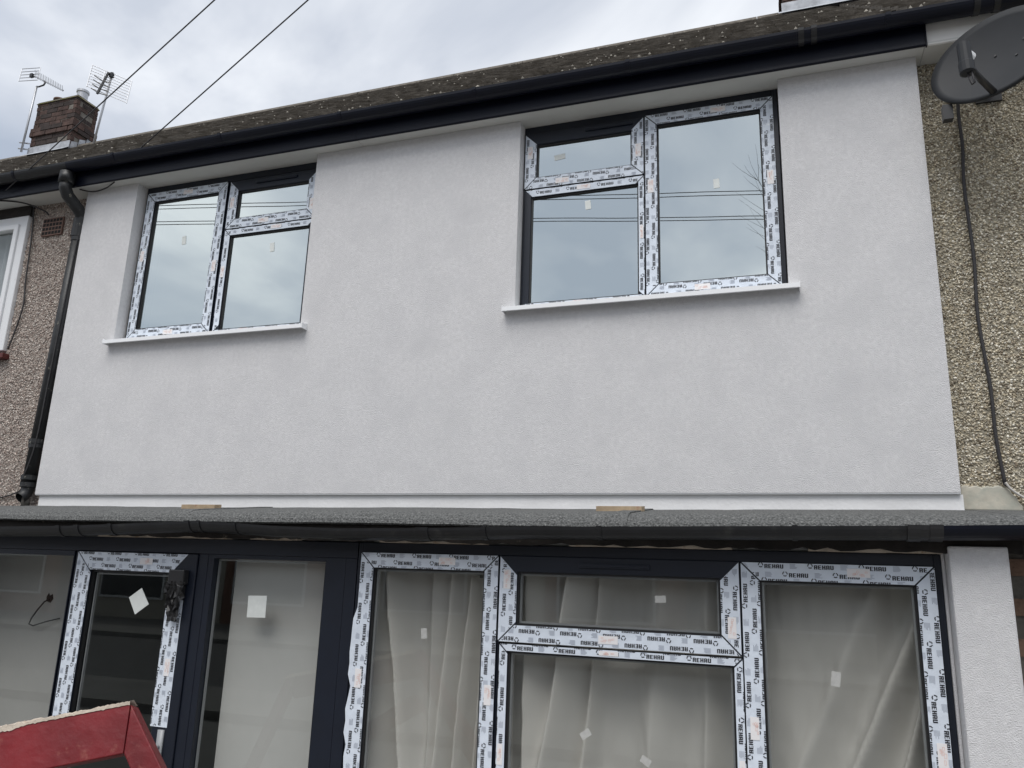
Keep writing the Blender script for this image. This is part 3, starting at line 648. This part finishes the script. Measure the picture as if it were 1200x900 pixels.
lathe([(.09, 8.84), (.085, 8.93), (.10, 8.935), (.10, 8.955), (.08, 8.957), (.07, 8.9)], -10.28, 3.68).build('chimney_pot', M['terracotta'], ch)
def flash(x0, x1, y0, y1, zb, par, steps=True):
    zr = lambda y: EZ + (y - EY) * SLP
    b = MB(); b.box((x0 - .012, y0 - .014, zr(y0) - .05), (x1 + .012, y0 - .002, zr(y0) + .15)); b.build('lead_apron', M['lead'], par)
    MB().add([(x0 - .05, y0 - .16, zr(y0 - .16) + .05), (x1 + .05, y0 - .16, zr(y0 - .16) + .05), (x1 + .05, y0 - .005, zr(y0) + .055), (x0 - .05, y0 - .005, zr(y0) + .055)], [(0, 1, 2, 3)]).build('lead_apron', M['lead'], par)
    for k in range(3):
        ya_ = y0 + k * .125; MB().add([(x1 + .009, ya_, zr(ya_) + .0), (x1 + .009, ya_ + .12, zr(ya_ + .12)), (x1 + .009, ya_ + .12, zr(ya_) + .19), (x1 + .009, ya_ + .02, zr(ya_) + .15)], [(0, 1, 2, 3)]).build('stepped_flashing', M['lead'], par)
flash(-10.50, -9.70, 3.50, 3.88, 7.86, ch)
chr_ = chimney(.27, 1.02, 3.40, 3.80, 7.78, 8.75, rgt, (5, 6)); flash(.27, 1.02, 3.40, 3.80, 7.78, chr_)
MB().box((.25, 3.38, 8.755), (1.04, 3.82, 8.80)).build('flaunching', M['moss'], chr_)
for cx in (.45, .83): lathe([(.10, 8.79), (.09, 9.05), (.11, 9.06), (.11, 9.09), (.085, 9.09), (.08, 8.8)], cx, 3.6).build('chimney_pot', M['terracotta'], chr_)

# ---------------------------------------------------------------- aerials on the left chimney
def aerial_grid(origin, label):
    """panel reflector aerial with a bow-tie column in front, on a pole"""
    t = thing('panel_aerial', (origin[0], origin[1], 8.0), label, 'aerial')
    x, y, z = origin
    MB().tube([(x - .30, y + .12, 7.85), (x - .17, y + .06, 8.35), (x - .015, y, z + .22)], .016).build('mast', M['alu'], t, smooth=True)
    ax = Vector((.80, .52, -.28)).normalized(); upv = Vector((-.03, .10, 1)).normalized(); c = Vector((x, y - .03, z))
    fr = MB()
    for k in range(9):
        v = -.19 + .38 * k / 8; p = c + upv * v; fr.tube([p - ax * .29, p + ax * .29], .0055, 5)
    fr.build('reflector_bars', M['alu'], t)
    for u in (-.29, -.10, .29): MB().tube([c + ax * u - upv * .20, c + ax * u + upv * .20], .007, 5).build('reflector_upright', M['alu'], t)
    fwd_ = Vector((-.5, -.8, -.1)).normalized()
    MB().tube([c + fwd_ * .05 + upv * .18, c + fwd_ * .12 - upv * .22], .018, 6).build('dipole_column', M['blackplastic'], t)
    for k in range(4):
        p = c + fwd_ * .1 + upv * (.02 - .075 * k); MB().tube([p - ax * .12 + upv * .03, p, p + ax * .12 + upv * .02], .008, 5).build('dipole', M['blackplastic'], t)
    MB().box((x - .03, y - .04, z + .12), (x + .02, y + .01, z + .19)).build('junction_box', M['blackplastic'], t)
    return t
aerial_grid((-9.02, 3.45, 8.83), 'wide panel aerial of parallel bars with black dipoles on a leaning pole')
def aerial_yagi(label):
    t = thing('yagi_aerial', (-10.55, 3.42, 7.9), label, 'aerial')
    MB().tube([(-10.52, 3.40, 7.95), (-10.50, 3.40, 8.45), (-10.47, 3.40, 9.05)], .016).build('mast', M['alu'], t, smooth=True)
    a = Vector((-10.74, 3.46, 9.36)); bq = Vector((-9.82, 3.34, 8.82)); d = (bq - a)
    MB().tube([a, bq], .011, 6).build('boom', M['alu'], t)
    MB().tube([(-10.47, 3.40, 9.05), (-10.38, 3.37, 9.01), (-10.29, 3.37, 9.02), (-10.28, 3.38, 9.06), (-10.32, 3.39, 9.11)], .013, 6).build('cranked_arm', M['blackplastic'], t, smooth=True)
    up_ = Vector((.35, -.55, .75)).normalized()
    for k in range(17):
        p = a + d * (.16 + .82 * k / 16); l_ = .10 - .002 * k; MB().tube([p - up_ * .02, p + up_ * l_], .0035, 4).build('director', M['alu'], t)
    ax = Vector((.97, -.05, -.18)).normalized(); up2 = Vector((-.08, .1, 1)).normalized()
    for k in range(5):
        p = a + up2 * (-.12 + .06 * k) + Vector((-.02, 0, 0)); MB().tube([p - ax * .22, p + ax * .22], .0065, 5).build('reflector_bar', M['alu'], t)
    for u in (-.22, .22): p = a + ax * u + Vector((-.02, 0, 0)); MB().tube([p - up2 * .125, p + up2 * .125], .006, 5).build('reflector_upright', M['alu'], t)
    MB().box((-10.69, 3.41, 9.27), (-10.64, 3.45, 9.33)).build('junction_box', M['blackplastic'], t)
    b = MB(); b.tube([(-10.60, 3.40, 8.12), (-10.48, 3.47, 8.12)], .012, 6); b.tube([(-10.60, 3.40, 8.02), (-10.48, 3.47, 8.02)], .012, 6); b.build('wall_bracket', M['alu'], t)
aerial_yagi('long boom aerial with small grid reflector strapped to the chimney')

# ---------------------------------------------------------------- pebbledash walls of the neighbours
def chips(x0, x1, z0, z1, y, n, rr, pal, holes, name, m, parent):
    xs = rng.uniform(x0, x1, n); zs = rng.uniform(z0, z1, n); keep = np.ones(n, bool)
    for h in holes: keep &= ~((xs > h[0]) & (xs < h[1]) & (zs > h[2]) & (zs < h[3]))
    xs, zs = xs[keep], zs[keep]; n = len(xs)
    base = np.array([(1, 0, 0), (-1, 0, 0), (0, 1, 0), (0, -1, 0), (0, 0, 1), (0, 0, -1)], float)
    tri = np.array([(0, 2, 4), (2, 1, 4), (1, 3, 4), (3, 0, 4), (2, 0, 5), (1, 2, 5), (3, 1, 5), (0, 3, 5)])
    q = rng.normal(size=(n, 4)); q /= np.linalg.norm(q, axis=1, keepdims=True); a, b_, c, d = q.T
    RM = np.stack([np.stack([1 - 2 * (c * c + d * d), 2 * (b_ * c - a * d), 2 * (b_ * d + a * c)], -1), np.stack([2 * (b_ * c + a * d), 1 - 2 * (b_ * b_ + d * d), 2 * (c * d - a * b_)], -1), np.stack([2 * (b_ * d - a * c), 2 * (c * d + a * b_), 1 - 2 * (b_ * b_ + c * c)], -1)], 1)
    s = rng.uniform(rr[0], rr[1], (n, 1, 1)) * rng.uniform(.55, 1.25, (n, 1, 3))
    V = np.einsum('nij,nkj->nki', RM, base[None] * s); V[:, :, 1] *= .7
    V += np.stack([xs, np.full(n, y) - rng.uniform(0, rr[0] * .8, n), zs], -1)[:, None, :]
    F = (tri[None] + (np.arange(n) * 6)[:, None, None]).reshape(-1, 3)
    me = bpy.data.meshes.new(name); me.vertices.add(n * 6); me.vertices.foreach_set('co', V.reshape(-1)); me.loops.add(F.size); me.loops.foreach_set('vertex_index', F.reshape(-1).astype(np.int32))
    me.polygons.add(len(F)); me.polygons.foreach_set('loop_start', np.arange(0, F.size, 3, dtype=np.int32)); me.update(); me.validate()
    at = me.attributes.new('chip', 'FLOAT_COLOR', 'POINT'); pal = np.array(pal); cc = pal[rng.integers(0, len(pal), n)] * rng.uniform(.7, 1.25, (n, 1))
    at.data.foreach_set('color', np.repeat(np.concatenate([cc, np.ones((n, 1))], 1), 6, axis=0).reshape(-1))
    me.materials.append(m); return stuff(link(name, me, parent))
WY = .09
box('pebbledash_wall', (XR + .001, WY, 2.2), (3.4, .30, 4.805), M['backing'], rgt)
chips(XR, 1.62, 2.43, 4.805, WY, 34000, (.0040, .0085), [(.66, .60, .47), (.54, .47, .34), (.40, .34, .24), (.78, .74, .64), (.24, .195, .14), (.60, .54, .42), (.46, .42, .34)], [(XR, 1.0, 2.3, 2.507)], 'pebbledash_chips', M['chipcream'], rgt)
box('ground_floor_wall', (.80, -.02, 0), (3.4, .085, 2.26), M['backing'], rgt)
NW = (-8.2, -5.600, 3.56, 4.79)
wall(-12.9, XL - .001, 2.2, 4.806, WY, .30, [NW], 'pebbledash_wall', M['backingp'], left)
chips(-6.6, XL + .0, 2.40, 4.806, WY, 52000, (.0045, .0085), [(.46, .38, .33), (.60, .53, .47), (.31, .24, .205), (.70, .65, .59), (.37, .30, .26), (.52, .45, .40), (.22, .17, .15)], [NW], 'pebbledash_chips', M['chippink'], left)
# cement patch by the porch roof
b = MB(); b.prism([(.8125, 2.408), (1.06, 2.404), (1.062, 2.425), (1.046, 2.447), (1.040, 2.468), (1.022, 2.487), (1.012, 2.508), (.99, 2.513), (.972, 2.525), (.945, 2.516), (.925, 2.521), (.90, 2.513), (.88, 2.524), (.85, 2.518), (.835, 2.526), (.8125, 2.519)], .074, .0895); b.build('cement_patch', M['patch'], rgt, bevel=.006)
# neighbour's window
nw = ring_frame((-8.19, -5.605, 3.59, 4.72), (.075,) * 4, .06, .13, 'window', M['pvc'], left, bevel=.006); nw['label'] = 'white framed window with pale net curtain in the pinkish pebbledash wall'
ring_frame((-7.0, -5.68, 3.66, 4.65), (.045,) * 4, .045, .10, 'sash', M['pvc'], nw, bevel=.005)
MB().add([(-8.12, .085, 3.66), (-5.70, .085, 3.66), (-5.70, .085, 4.64), (-8.12, .085, 4.64)], [(0, 1, 2, 3)]).build('glass_pane', M['glass_low'], nw)
box('window_head', (-8.2, .055, 4.722), (-5.585, .13, 4.803), M['rottimber'], left)
x = -6.6
while x < -5.62:
    box('sill_tile', (x, .03, 3.52), (x + .145, .12, 3.562), M['redsill'], left, bevel=.006); x += .15
room(-8.2, -5.4, .301, 2.5, 2.7, 4.85, M['plasterw'], M['floor'], left)
def curtain(name, x0, x1, z0, ztop, y, wav, m, label, fold=None, nx=240, nz=40):
    vs = []; fs = []
    for j in range(nz + 1):
        v = j / nz
        for i in range(nx + 1):
            u = i / nx; x = x0 + (x1 - x0) * u; zt = ztop(u); z = z0 + (zt - z0) * v
            d = 0
            for fr_, am, ph, sl_ in wav: d += am * math.sin(2 * math.pi * (fr_ * u + sl_ * (1 - v)) + ph + .5 * math.sin(3 * u + 2 * v))
            if fold: d += fold(u, v) + .016 * mnoise.noise(Vector((x * 7, z * 2.2, y * 9))) + .006 * mnoise.noise(Vector((x * 22, z * 9, 3.1)))
            vs.append((x + .5 * d, y + d * (1 - .25 * v), z))
    for j in range(nz):
        for i in range(nx): a = j * (nx + 1) + i; fs.append((a, a + 1, a + nx + 2, a + nx + 1))
    o = MB().add(vs, fs).build(name, m, None, smooth=True); return tag(o, label, 'curtain')
curtain('net_curtain', -8.1, -5.68, 3.62, lambda u: 4.70, .22, [(26, .018, 0, 0), (9, .012, 1, .1)], M['netw'], 'white net curtain in the window of the pinkish pebbledash house', nx=260, nz=8)
# ground floor nets
def pleats(cols):
    """sharp soft-topped folds: list of (centre at top, centre at foot, width, depth)"""
    return lambda u, v: -sum(dp_ * math.exp(-abs((u - (a + (b_ - a) * (1 - v))) / w_) ** 1.5) for a, b_, w_, dp_ in cols)
curtain('net_curtain', -1.99, -1.215, .85, lambda u: 2.075 - .13 * max(0, u - .38) ** 1.15, -.44,
        [(3.0, .010, .4, .25)], M['net'], 'cream net curtain with a sagging gathered heading behind the pane next to the door screen',
        fold=pleats([(.06, .20, .07, .09), (.22, .46, .035, .12), (.50, .52, .05, .05), (.66, .58, .03, .09), (.80, .70, .03, .11), (.885, .84, .018, .09), (.95, .93, .02, .09)]))
curtain('net_curtain', -1.24, -.16, .85, lambda u: 2.16, -.44, [(2.2, .016, .2, .35)], M['net'], 'cream net curtain behind the middle pane with the opening top light',
        fold=pleats([(.12, .17, .05, .10), (.36, .20, .045, .13), (.46, .33, .02, .08), (.70, .62, .07, .06), (.90, .84, .05, .08)]))
curtain('net_curtain', -.19, .70, .85, lambda u: 2.16, -.44, [(1.3, .02, .9, .55)], M['net'], 'cream net curtain falling in slanting folds behind the pane next to the pier',
        fold=pleats([(.95, .28, .06, .14), (1.0, .55, .03, .11), (.70, .05, .07, .06), (1.04, .80, .03, .10)]))
# air brick
ab = box('air_brick', (-5.445, .070, 4.52), (-5.235, .0895, 4.67), M['terracotta'], left, bevel=.002)
for i in range(6):
    for j in range(4):
        x = -5.437 + i * .0335; z = 4.530 + j * .035; box('vent_hole', (x, .0685, z), (x + .025, .0702, z + .024), M['dark'], ab)  # thin plates on the face, shade of the openings painted in

# ---------------------------------------------------------------- downpipe with swan neck, collars and shoe
dp = thing('downpipe', (-5.05, .03, 2.4), 'old black downpipe with swan neck running down beside the grey render', 'downpipe')
MB().tube([(-4.985, -.162, 4.885), (-4.985, -.162, 4.80)], .054, 14).build('gutter_outlet', M['gutter'], dp, smooth=True)
MB().tube([(-4.985, -.162, 4.82), (-4.985, -.160, 4.76), (-4.984, -.13, 4.715), (-4.982, -.03, 4.655), (-4.983, .01, 4.62), (-4.985, .025, 4.56)], .045, 14).build('swan_neck', M['pipe'], dp, smooth=True)
MB().tube([(-4.985, .025, 4.58), (-4.992, .027, 4.44)], .055, 14).build('collar', M['pipe'], dp)
MB().tube([(-4.985, .027, 4.50), (-5.012, .03, 3.6), (-5.05, .03, 2.53)], .047, 14).build('pipe', M['pipe'], dp, smooth=True)
for z, r_ in ((4.42, .053), (4.575, .056), (2.86, .057), (2.83, .053), (2.60, .060), (2.55, .056)):
    x = float(np.interp(z, [2.53, 3.6, 4.5], [-5.05, -5.012, -4.985])); MB().tube([(x, .03, z - .016), (x, .03, z + .016)], r_, 14).build('collar', M['pipe'], dp)
MB().tube([(-5.05, .03, 2.55), (-5.051, .025, 2.50), (-5.053, .01, 2.470), (-5.056, -.015, 2.452)], .040, 14, caps=False).build('shoe', M['pipe'], dp, smooth=True)
MB().tube([(-5.05, .03, 2.46), (-5.05, .03, 2.40)], .028, 12).build('stub', M['mortar'], dp, smooth=True)
b = MB(); b.tube([(-4.972, -.11, 4.67), (-4.972, -.14, 4.69)], .012, 8); b.build('bolt', M['alu'], dp)

# ---------------------------------------------------------------- satellite dish
ds = thing('satellite_dish', (1.2, .09, 4.45), 'dark grey oval satellite dish with receiver arm fixed to the cream pebbledash', 'satellite dish')
c = Vector((1.07, -.30, 4.553)); A_, B_ = .29, .255; a_, e_ = .585, .25
wv_ = Vector((-math.cos(a_), math.sin(a_), 0)); nv = Vector((-math.sin(a_) * math.cos(e_), -math.cos(a_) * math.cos(e_), math.sin(e_))); vv = wv_.cross(nv); vv = vv if vv.z > 0 else -vv
b = MB(); vs = []; fs = []; NR, NS = 8, 56
for lay in (0, 1):
    for i in range(NR + 1):
        r_ = i / NR
        for k in range(NS):
            t_ = 2 * math.pi * k / NS; p = c + wv_ * A_ * r_ * math.cos(t_) + vv * B_ * r_ * math.sin(t_) + nv * (.045 * (r_ * r_ - 1) - (.004 if lay else 0) - (.012 if lay and i == NR else 0)); vs.append(p)
o_ = (NR + 1) * NS
for lay in (0, 1):
    for i in range(NR):
        for k in range(NS): q = (lay * o_ + i * NS + k, lay * o_ + i * NS + (k + 1) % NS, lay * o_ + (i + 1) * NS + (k + 1) % NS, lay * o_ + (i + 1) * NS + k); fs.append(q if lay == 0 else q[::-1])
for k in range(NS): fs.append((NR * NS + k, NR * NS + (k + 1) % NS, o_ + NR * NS + (k + 1) % NS, o_ + NR * NS + k))
b.add(vs, fs); me = b.mesh('reflector', M['dish'], True); bm = bmesh.new(); bm.from_mesh(me); bmesh.ops.remove_doubles(bm, verts=bm.verts, dist=1e-5); bm.to_mesh(me); bm.free(); link('reflector', me, ds)
pb = c - vv * (B_ - .02) - nv * .012; pl_ = c + nv * .27 - vv * .275
MB().tube([pb, pb * .5 + pl_ * .5 - vv * .012, pl_ - nv * .02], [.017, .015, .014], 8).build('arm', M['blackplastic'], ds, smooth=True)
lu = Vector((.0, .10, 1)).normalized(); lc = c + nv * .285 - vv * .262
MB().tube([lc + lu * .075, lc + lu * .07, lc - lu * .03, lc - lu * .035, lc - lu * .085, lc - lu * .09], [.022, .028, .029, .033, .032, .024], 14).build('receiver', M['dish'], ds, smooth=False)
MB().tube([lc + lu * .03 - nv * .012, lc + lu * .03 - nv * .045], [.024, .030], 16).build('feed_horn', M['pvc'], ds)
MB().tube([lc - lu * .08, lc - lu * .12 + wv_ * -.004, lc - lu * .155 - wv_ * .012, lc - lu * .15 - wv_ * .022, lc - lu * .11 - wv_ * .018, lc - lu * .07 - wv_ * .014], .0045, 6).build('receiver_lead', M['cable'], ds, smooth=True)
for u_, v_ in ((-.42, .18), (-.30, -.12), (.02, .1), (-.55, -.40)):
    p = c + wv_ * A_ * u_ + vv * B_ * v_ + nv * (.045 * (u_ * u_ + v_ * v_ - 1) + .002); MB().tube([p - nv * .002, p + nv * .003], .006, 8).build('bolt', M['blackplastic'], ds)
wp = Vector((1.13, .085, 4.60))
MB().tube([wp, wp + Vector((0, -.12, -.02)), Vector((1.12, -.10, 4.57)), c - nv * .07 - vv * .02], .017, 8).build('mast_arm', M['blackplastic'], ds, smooth=True)
MB().box((1.07, .068, 4.52), (1.19, .084, 4.70)).build('wall_plate', M['blackplastic'], ds)
p = c - nv * .12 - vv * .02; MB().box((p.x - .05, p.y - .03, p.z - .07), (p.x + .05, p.y + .03, p.z + .05)).build('back_bracket', M['blackplastic'], ds)
p = c + wv_ * .22 - vv * .215 - nv * .03; MB().box((p.x - .022, p.y - .02, p.z - .05), (p.x + .022, p.y + .02, p.z + .03)).build('cable_clamp', M['blackplastic'], ds)

# ---------------------------------------------------------------- cables
def cable(name, pts, r_, m, label, cat='cable', group=None, n=14, sag=0):
    P_ = [Vector(p) for p in pts]; out = []
    if len(P_) == 2: out = [P_[0].lerp(P_[1], i / n) - Vector((0, 0, sag * 4 * (i / n) * (1 - i / n))) for i in range(n + 1)]
    else:
        for i in range(len(P_) - 1):
            p0, p1, p2, p3 = P_[max(i - 1, 0)], P_[i], P_[i + 1], P_[min(i + 2, len(P_) - 1)]
            for k in range(6):
                t_ = k / 6; out.append(.5 * ((2 * p1) + (p2 - p0) * t_ + (2 * p0 - 5 * p1 + 4 * p2 - p3) * t_ ** 2 + (3 * p1 - p0 - 3 * p2 + p3) * t_ ** 3))
        out.append(P_[-1])
    return tag(MB().tube(out, r_, 7).build(name, M[m], None, smooth=True), label, cat, group)
cable('dish_cable', [(.985, .05, 4.56), (.983, .068, 4.45), (.986, .072, 4.28), (.972, .072, 4.05), (.978, .072, 3.66), (.966, .072, 3.35), (.984, .072, 3.0), (.983, .072, 2.75), (.998, .072, 2.53)], .0085, 'cable', 'black twin cable hanging down the cream pebbledash below the dish')
cable('white_cable', [(.998, .062, 2.535), (1.02, .058, 2.50), (1.07, .05, 2.46), (1.14, .04, 2.43), (1.3, .02, 2.40)], .0055, 'whitecable', 'pale cable lying along the foot of the cream pebbledash wall')
cable('dish_cable', [(.99, .066, 2.53), (1.05, .06, 2.475), (1.12, .05, 2.45), (1.3, .05, 2.415)], .0045, 'cable', 'thin dark cable beside the pale cable at the foot of the pebbledash')
cable('wall_cable', [(-5.575, .062, 4.80), (-5.56, .070, 4.68), (-5.535, .070, 4.45), (-5.515, .070, 4.15), (-5.49, .070, 3.95), (-5.53, .070, 3.72), (-5.56, .066, 3.60)], .006, 'cable', 'thin dark cable running down the pinkish pebbledash beside the white window')
cable('eaves_cable', [(-6.4, -.085, 4.80), (-6.1, -.04, 4.775), (-5.85, -.09, 4.800), (-5.6, -.02, 4.79), (-5.45, .06, 4.74), (-5.40, .068, 4.70)], .006, 'cable', 'slack dark cable looping under the eaves of the pinkish house')
cable('eaves_cable', [(-4.97, -.05, 4.802), (-4.85, -.03, 4.778), (-4.72, -.04, 4.785), (-4.60, -.08, 4.797)], .005, 'cable', 'short dark cable drooping under the eaves above the grey render')
cable('pipe_cable', [(-4.955, .0, 4.60), (-4.957, -.01, 4.3), (-4.985, -.012, 3.4), (-5.0, -.012, 2.9), (-5.03, -.014, 2.7), (-5.075, -.01, 2.58), (-5.2, .07, 2.50), (-5.6, .07, 2.42)], .005, 'cable', 'thin cable clipped along the black downpipe')
cable('roof_cable', [(1.02, 3.2, 7.72), (1.10, 2.9, 7.40), (1.3, 2.7, 7.28), (1.55, 2.6, 7.20), (1.9, 2.65, 7.24)], .01, 'whitecable', 'pale cable lying loose on the roof tiles by the right chimney')
cable('overhead_wire', [(-5.65, -.13, 4.849), (11.26, -4.6, 9.55)], .0045, 'cable', 'telephone wire fixed to the eaves of the pinkish pebbledash house', 'wire', 'telephone wires to the eaves', sag=.02)
cable('overhead_wire', [(-4.472, -.125, 4.925), (11.31, -4.6, 9.55)], .0045, 'cable', 'telephone wire fixed to the dark fascia above the grey render', 'wire', 'telephone wires to the eaves', sag=.02)
tp = thing('telegraph_pole', (11.3, -4.7, 0), 'brown timber telegraph pole holding the telephone wires', 'pole')
MB().tube([(11.3, -4.7, -.3), (11.3, -4.7, 5), (11.3, -4.7, 9.9)], [.14, .12, .10], 12).build('shaft', M['polewood'], tp, smooth=True)
MB().tube([(11.0, -4.61, 9.52), (11.6, -4.61, 9.52)], .03, 8).build('cross_arm', M['alu'], tp)

# ---------------------------------------------------------------- red trestle in front of the door
A3 = Vector((-2.62, -2.02, 1.462)); B3 = Vector((-2.16, -1.80, 1.568)); dr = (B3 - A3).normalized(); st = Vector((.62, .02, -.78)).normalized()
nn = dr.cross(st).normalized(); nn = nn if nn.y < 0 else -nn
tr = thing('red_trestle', (-2.3, -1.9, 0), 'red painted trestle frame with flaking cream paint along its top edge, before the door', 'trestle')
def slab(poly, th, name, m, par, bev=.004):
    b = MB(); n = len(poly); b.add(list(poly) + [p - nn * th for p in poly], [tuple(range(n)), tuple(range(2 * n - 1, n - 1, -1))] + [((i + 1) % n, i, n + i, n + (i + 1) % n) for i in range(n)]); return b.build(name, m, par, bevel=bev)
def onplane(px):  # point on the trestle face from (distance along rail, distance down the leg)
    return B3 + dr * px[0] + st * px[1]
legL = (B3.z) / -st.z
wr_ = .168
slab([onplane((-1.6, 0)), onplane((-1.6, wr_)), onplane((-.085, wr_)), onplane((0, 0))], .07, 'top_rail', M['red'], tr)
slab([onplane((.002, .002)), onplane((-.083, wr_)), onplane((-.083, legL * .985)), onplane((.06, legL * .985))], .072, 'leg', M['red'], tr)
slab([onplane((-.16, wr_ * 1.5)) - nn * .09, onplane((-.9, wr_ * 2.6)) - nn * .09, onplane((-.9, wr_ * 3.2)) - nn * .09, onplane((-.16, wr_ * 2.2)) - nn * .09], .05, 'brace', M['red'], tr)
stl = Vector((-.45, -.1, -.88)).normalized(); tl = onplane((-1.6, 0)); ll = tl.z / .88
slab([tl + dr * .02, tl + dr * .16, tl + dr * .16 + stl * ll * .99, tl + dr * .02 + stl * ll * .99], .072, 'leg', M['red'], tr)
# flaked strip along the top edge
upn = nn.cross(dr).normalized(); upn = upn if upn.z > 0 else -upn
b = MB(); rd = random.Random(4); n = 220; vs = []; dw = .01
for i in range(n + 1):
    u = -1.6 + 1.6 * i / n; dw = min(.014, max(.001, dw + rd.uniform(-.0035, .0035))); d0 = dw
    p = B3 + dr * u
    vs += [p + nn * .0025 - upn * d0, p + nn * .0028 + upn * (.004 + rd.uniform(0, .006)), p - nn * .035 + upn * (.012 + rd.uniform(0, .008)), p - nn * .074 + upn * .003]
b.add(vs, [(i * 4 + k, i * 4 + 4 + k, i * 4 + 5 + k, i * 4 + 1 + k) for i in range(n) for k in range(3)]); b.build('flaking_paint', M['flake'], tr)

# ---------------------------------------------------------------- brick return of the right-hand house beside the pier
bw = MB().box((.80, -.50, 0), (1.30, -.40, 2.25)).build('brick_return', M['mortar'], rgt)
bme = MB().box((-.104, 0, 0), (.104, .06, .064)).mesh('brick', M['brown'])
for c_ in range(30):
    for i in range(3):
        x = .905 + i * .217 + (.1 if c_ % 2 else 0)
        if x > 1.22: continue
        q = bpy.data.objects.new('brick', bme); COL.objects.link(q); q.parent = bw; q.location = (x, -.512 + random.uniform(-.003, .003), c_ * .075 + .004)

# ================================================================== across the road: what the panes mirror
def opp(x0, mw_, label):
    t = thing('opposite_house', (x0 + 3, -24, 0), label, 'house', 'houses across the road')
    box('wall', (x0, -28, 0), (x0 + 5.98, -21, 5.2), M[mw_], t)
    b = MB(); b.add([(x0, -20.7, 5.1), (x0 + 5.98, -20.7, 5.1), (x0 + 5.98, -24.5, 7.9), (x0, -24.5, 7.9), (x0, -28.3, 5.1), (x0 + 5.98, -28.3, 5.1)], [(0, 1, 2, 3), (3, 2, 5, 4)]); b.build('roof', M['tile'], t)
    for xa, xb, za_, zb in ((.5, 2.4, 3.2, 4.5), (3.5, 5.4, 3.2, 4.5), (.4, 3.4, .7, 2.2)):
        f_ = box('window', (x0 + xa, -20.99, za_), (x0 + xb, -20.93, zb), M['pvc'], t); box('pane', (x0 + xa + .08, -20.929, za_ + .08), (x0 + xb - .08, -20.92, zb - .08), M['oppglass'], f_)
    box('door', (x0 + 4.3, -20.99, .1), (x0 + 5.3, -20.92, 2.2), M['oppglass'], t)
for i, (mm, lb) in enumerate((('housebrick', 'brick terraced house across the road at the end of its row'), ('housecream', 'cream terraced house across the road between two brick ones'), ('housebrick', 'brick terraced house across the road facing the door screen'), ('housecream', 'cream terraced house across the road behind the bare tree'), ('housebrick', 'brick terraced house across the road by the telegraph pole'))): opp(-19 + i * 6, mm, lb)
for i, (mm, lb) in enumerate((('housecream', 'cream terraced house farthest along the row across the road'), ('housebrick', 'brick terraced house next to the farthest cream one across the road'), ('housecream', 'cream terraced house third along the row across the road'))): opp(-37 + i * 6, mm, lb)
# wires along the street, mirrored in the first floor panes
for k, (pa, pb_, lb) in enumerate((((-22, -3.17, 8.05), (24, -14.4, 8.05), 'lower street wire sagging across the road, mirrored in the first floor panes'), ((-22, -3.15, 8.10), (24, -14.38, 8.10), 'second lower street wire across the road, mirrored in the first floor panes'),
                                 ((-22, -3.66, 8.45), (24, -13.6, 8.45), 'upper street wire across the road, mirrored in the first floor panes'), ((-22, -3.64, 8.51), (24, -13.58, 8.51), 'second upper street wire across the road, mirrored in the first floor panes'))):
    cable('overhead_wire', [pa, pb_], .007, 'cable', lb, 'wire', 'wires across the street', n=30, sag=.02)
# bare street tree
tree = thing('bare_tree', (1.6, -12.6, 0), 'bare leafless street tree with thin upright twigs across the road', 'tree')
trk = MB(); tw = MB(); rd = random.Random(21)
trk.tube([(1.6, -12.6, 0), (1.62, -12.6, 2), (1.55, -12.55, 4.2), (1.4, -12.6, 6.2)], [.16, .13, .10, .06], 10)
def branch(p, d, l_, r_, lev):
    pts = [p]; q = p.copy(); dd = d.copy()
    for i in range(4): dd = (dd + Vector((rd.uniform(-.16, .16), rd.uniform(-.16, .16), rd.uniform(0, .14)))).normalized(); q = q + dd * l_ / 4; pts.append(q.copy())
    tw.tube(pts, [r_ * (1 - .18 * i) for i in range(5)], 5)
    if lev:
        for i in range(1, 5):
            for s_ in range(2 if lev > 1 else 3): branch(pts[i], (dd + Vector((rd.uniform(-.9, .9), rd.uniform(-.9, .9), rd.uniform(-.1, .5)))).normalized(), l_ * rd.uniform(.4, .62), r_ * .5, lev - 1)
branch(Vector((1.35, -12.6, 6.0)), Vector((-.22, 0, 1)).normalized(), 3.4, .022, 2); branch(Vector((1.5, -12.6, 6.0)), Vector((.10, 0, 1)).normalized(), 3.6, .03, 2)
for i in range(9):
    an = i * 2.4; branch(Vector((1.6, -12.6, 3 + i * .33)), Vector((math.cos(an) * .75, math.sin(an) * .75, .9)).normalized(), 2.6, .045, 2)
trk.build('trunk', M['bark'], tree, smooth=True); tw.build('crown', M['bark'], tree)
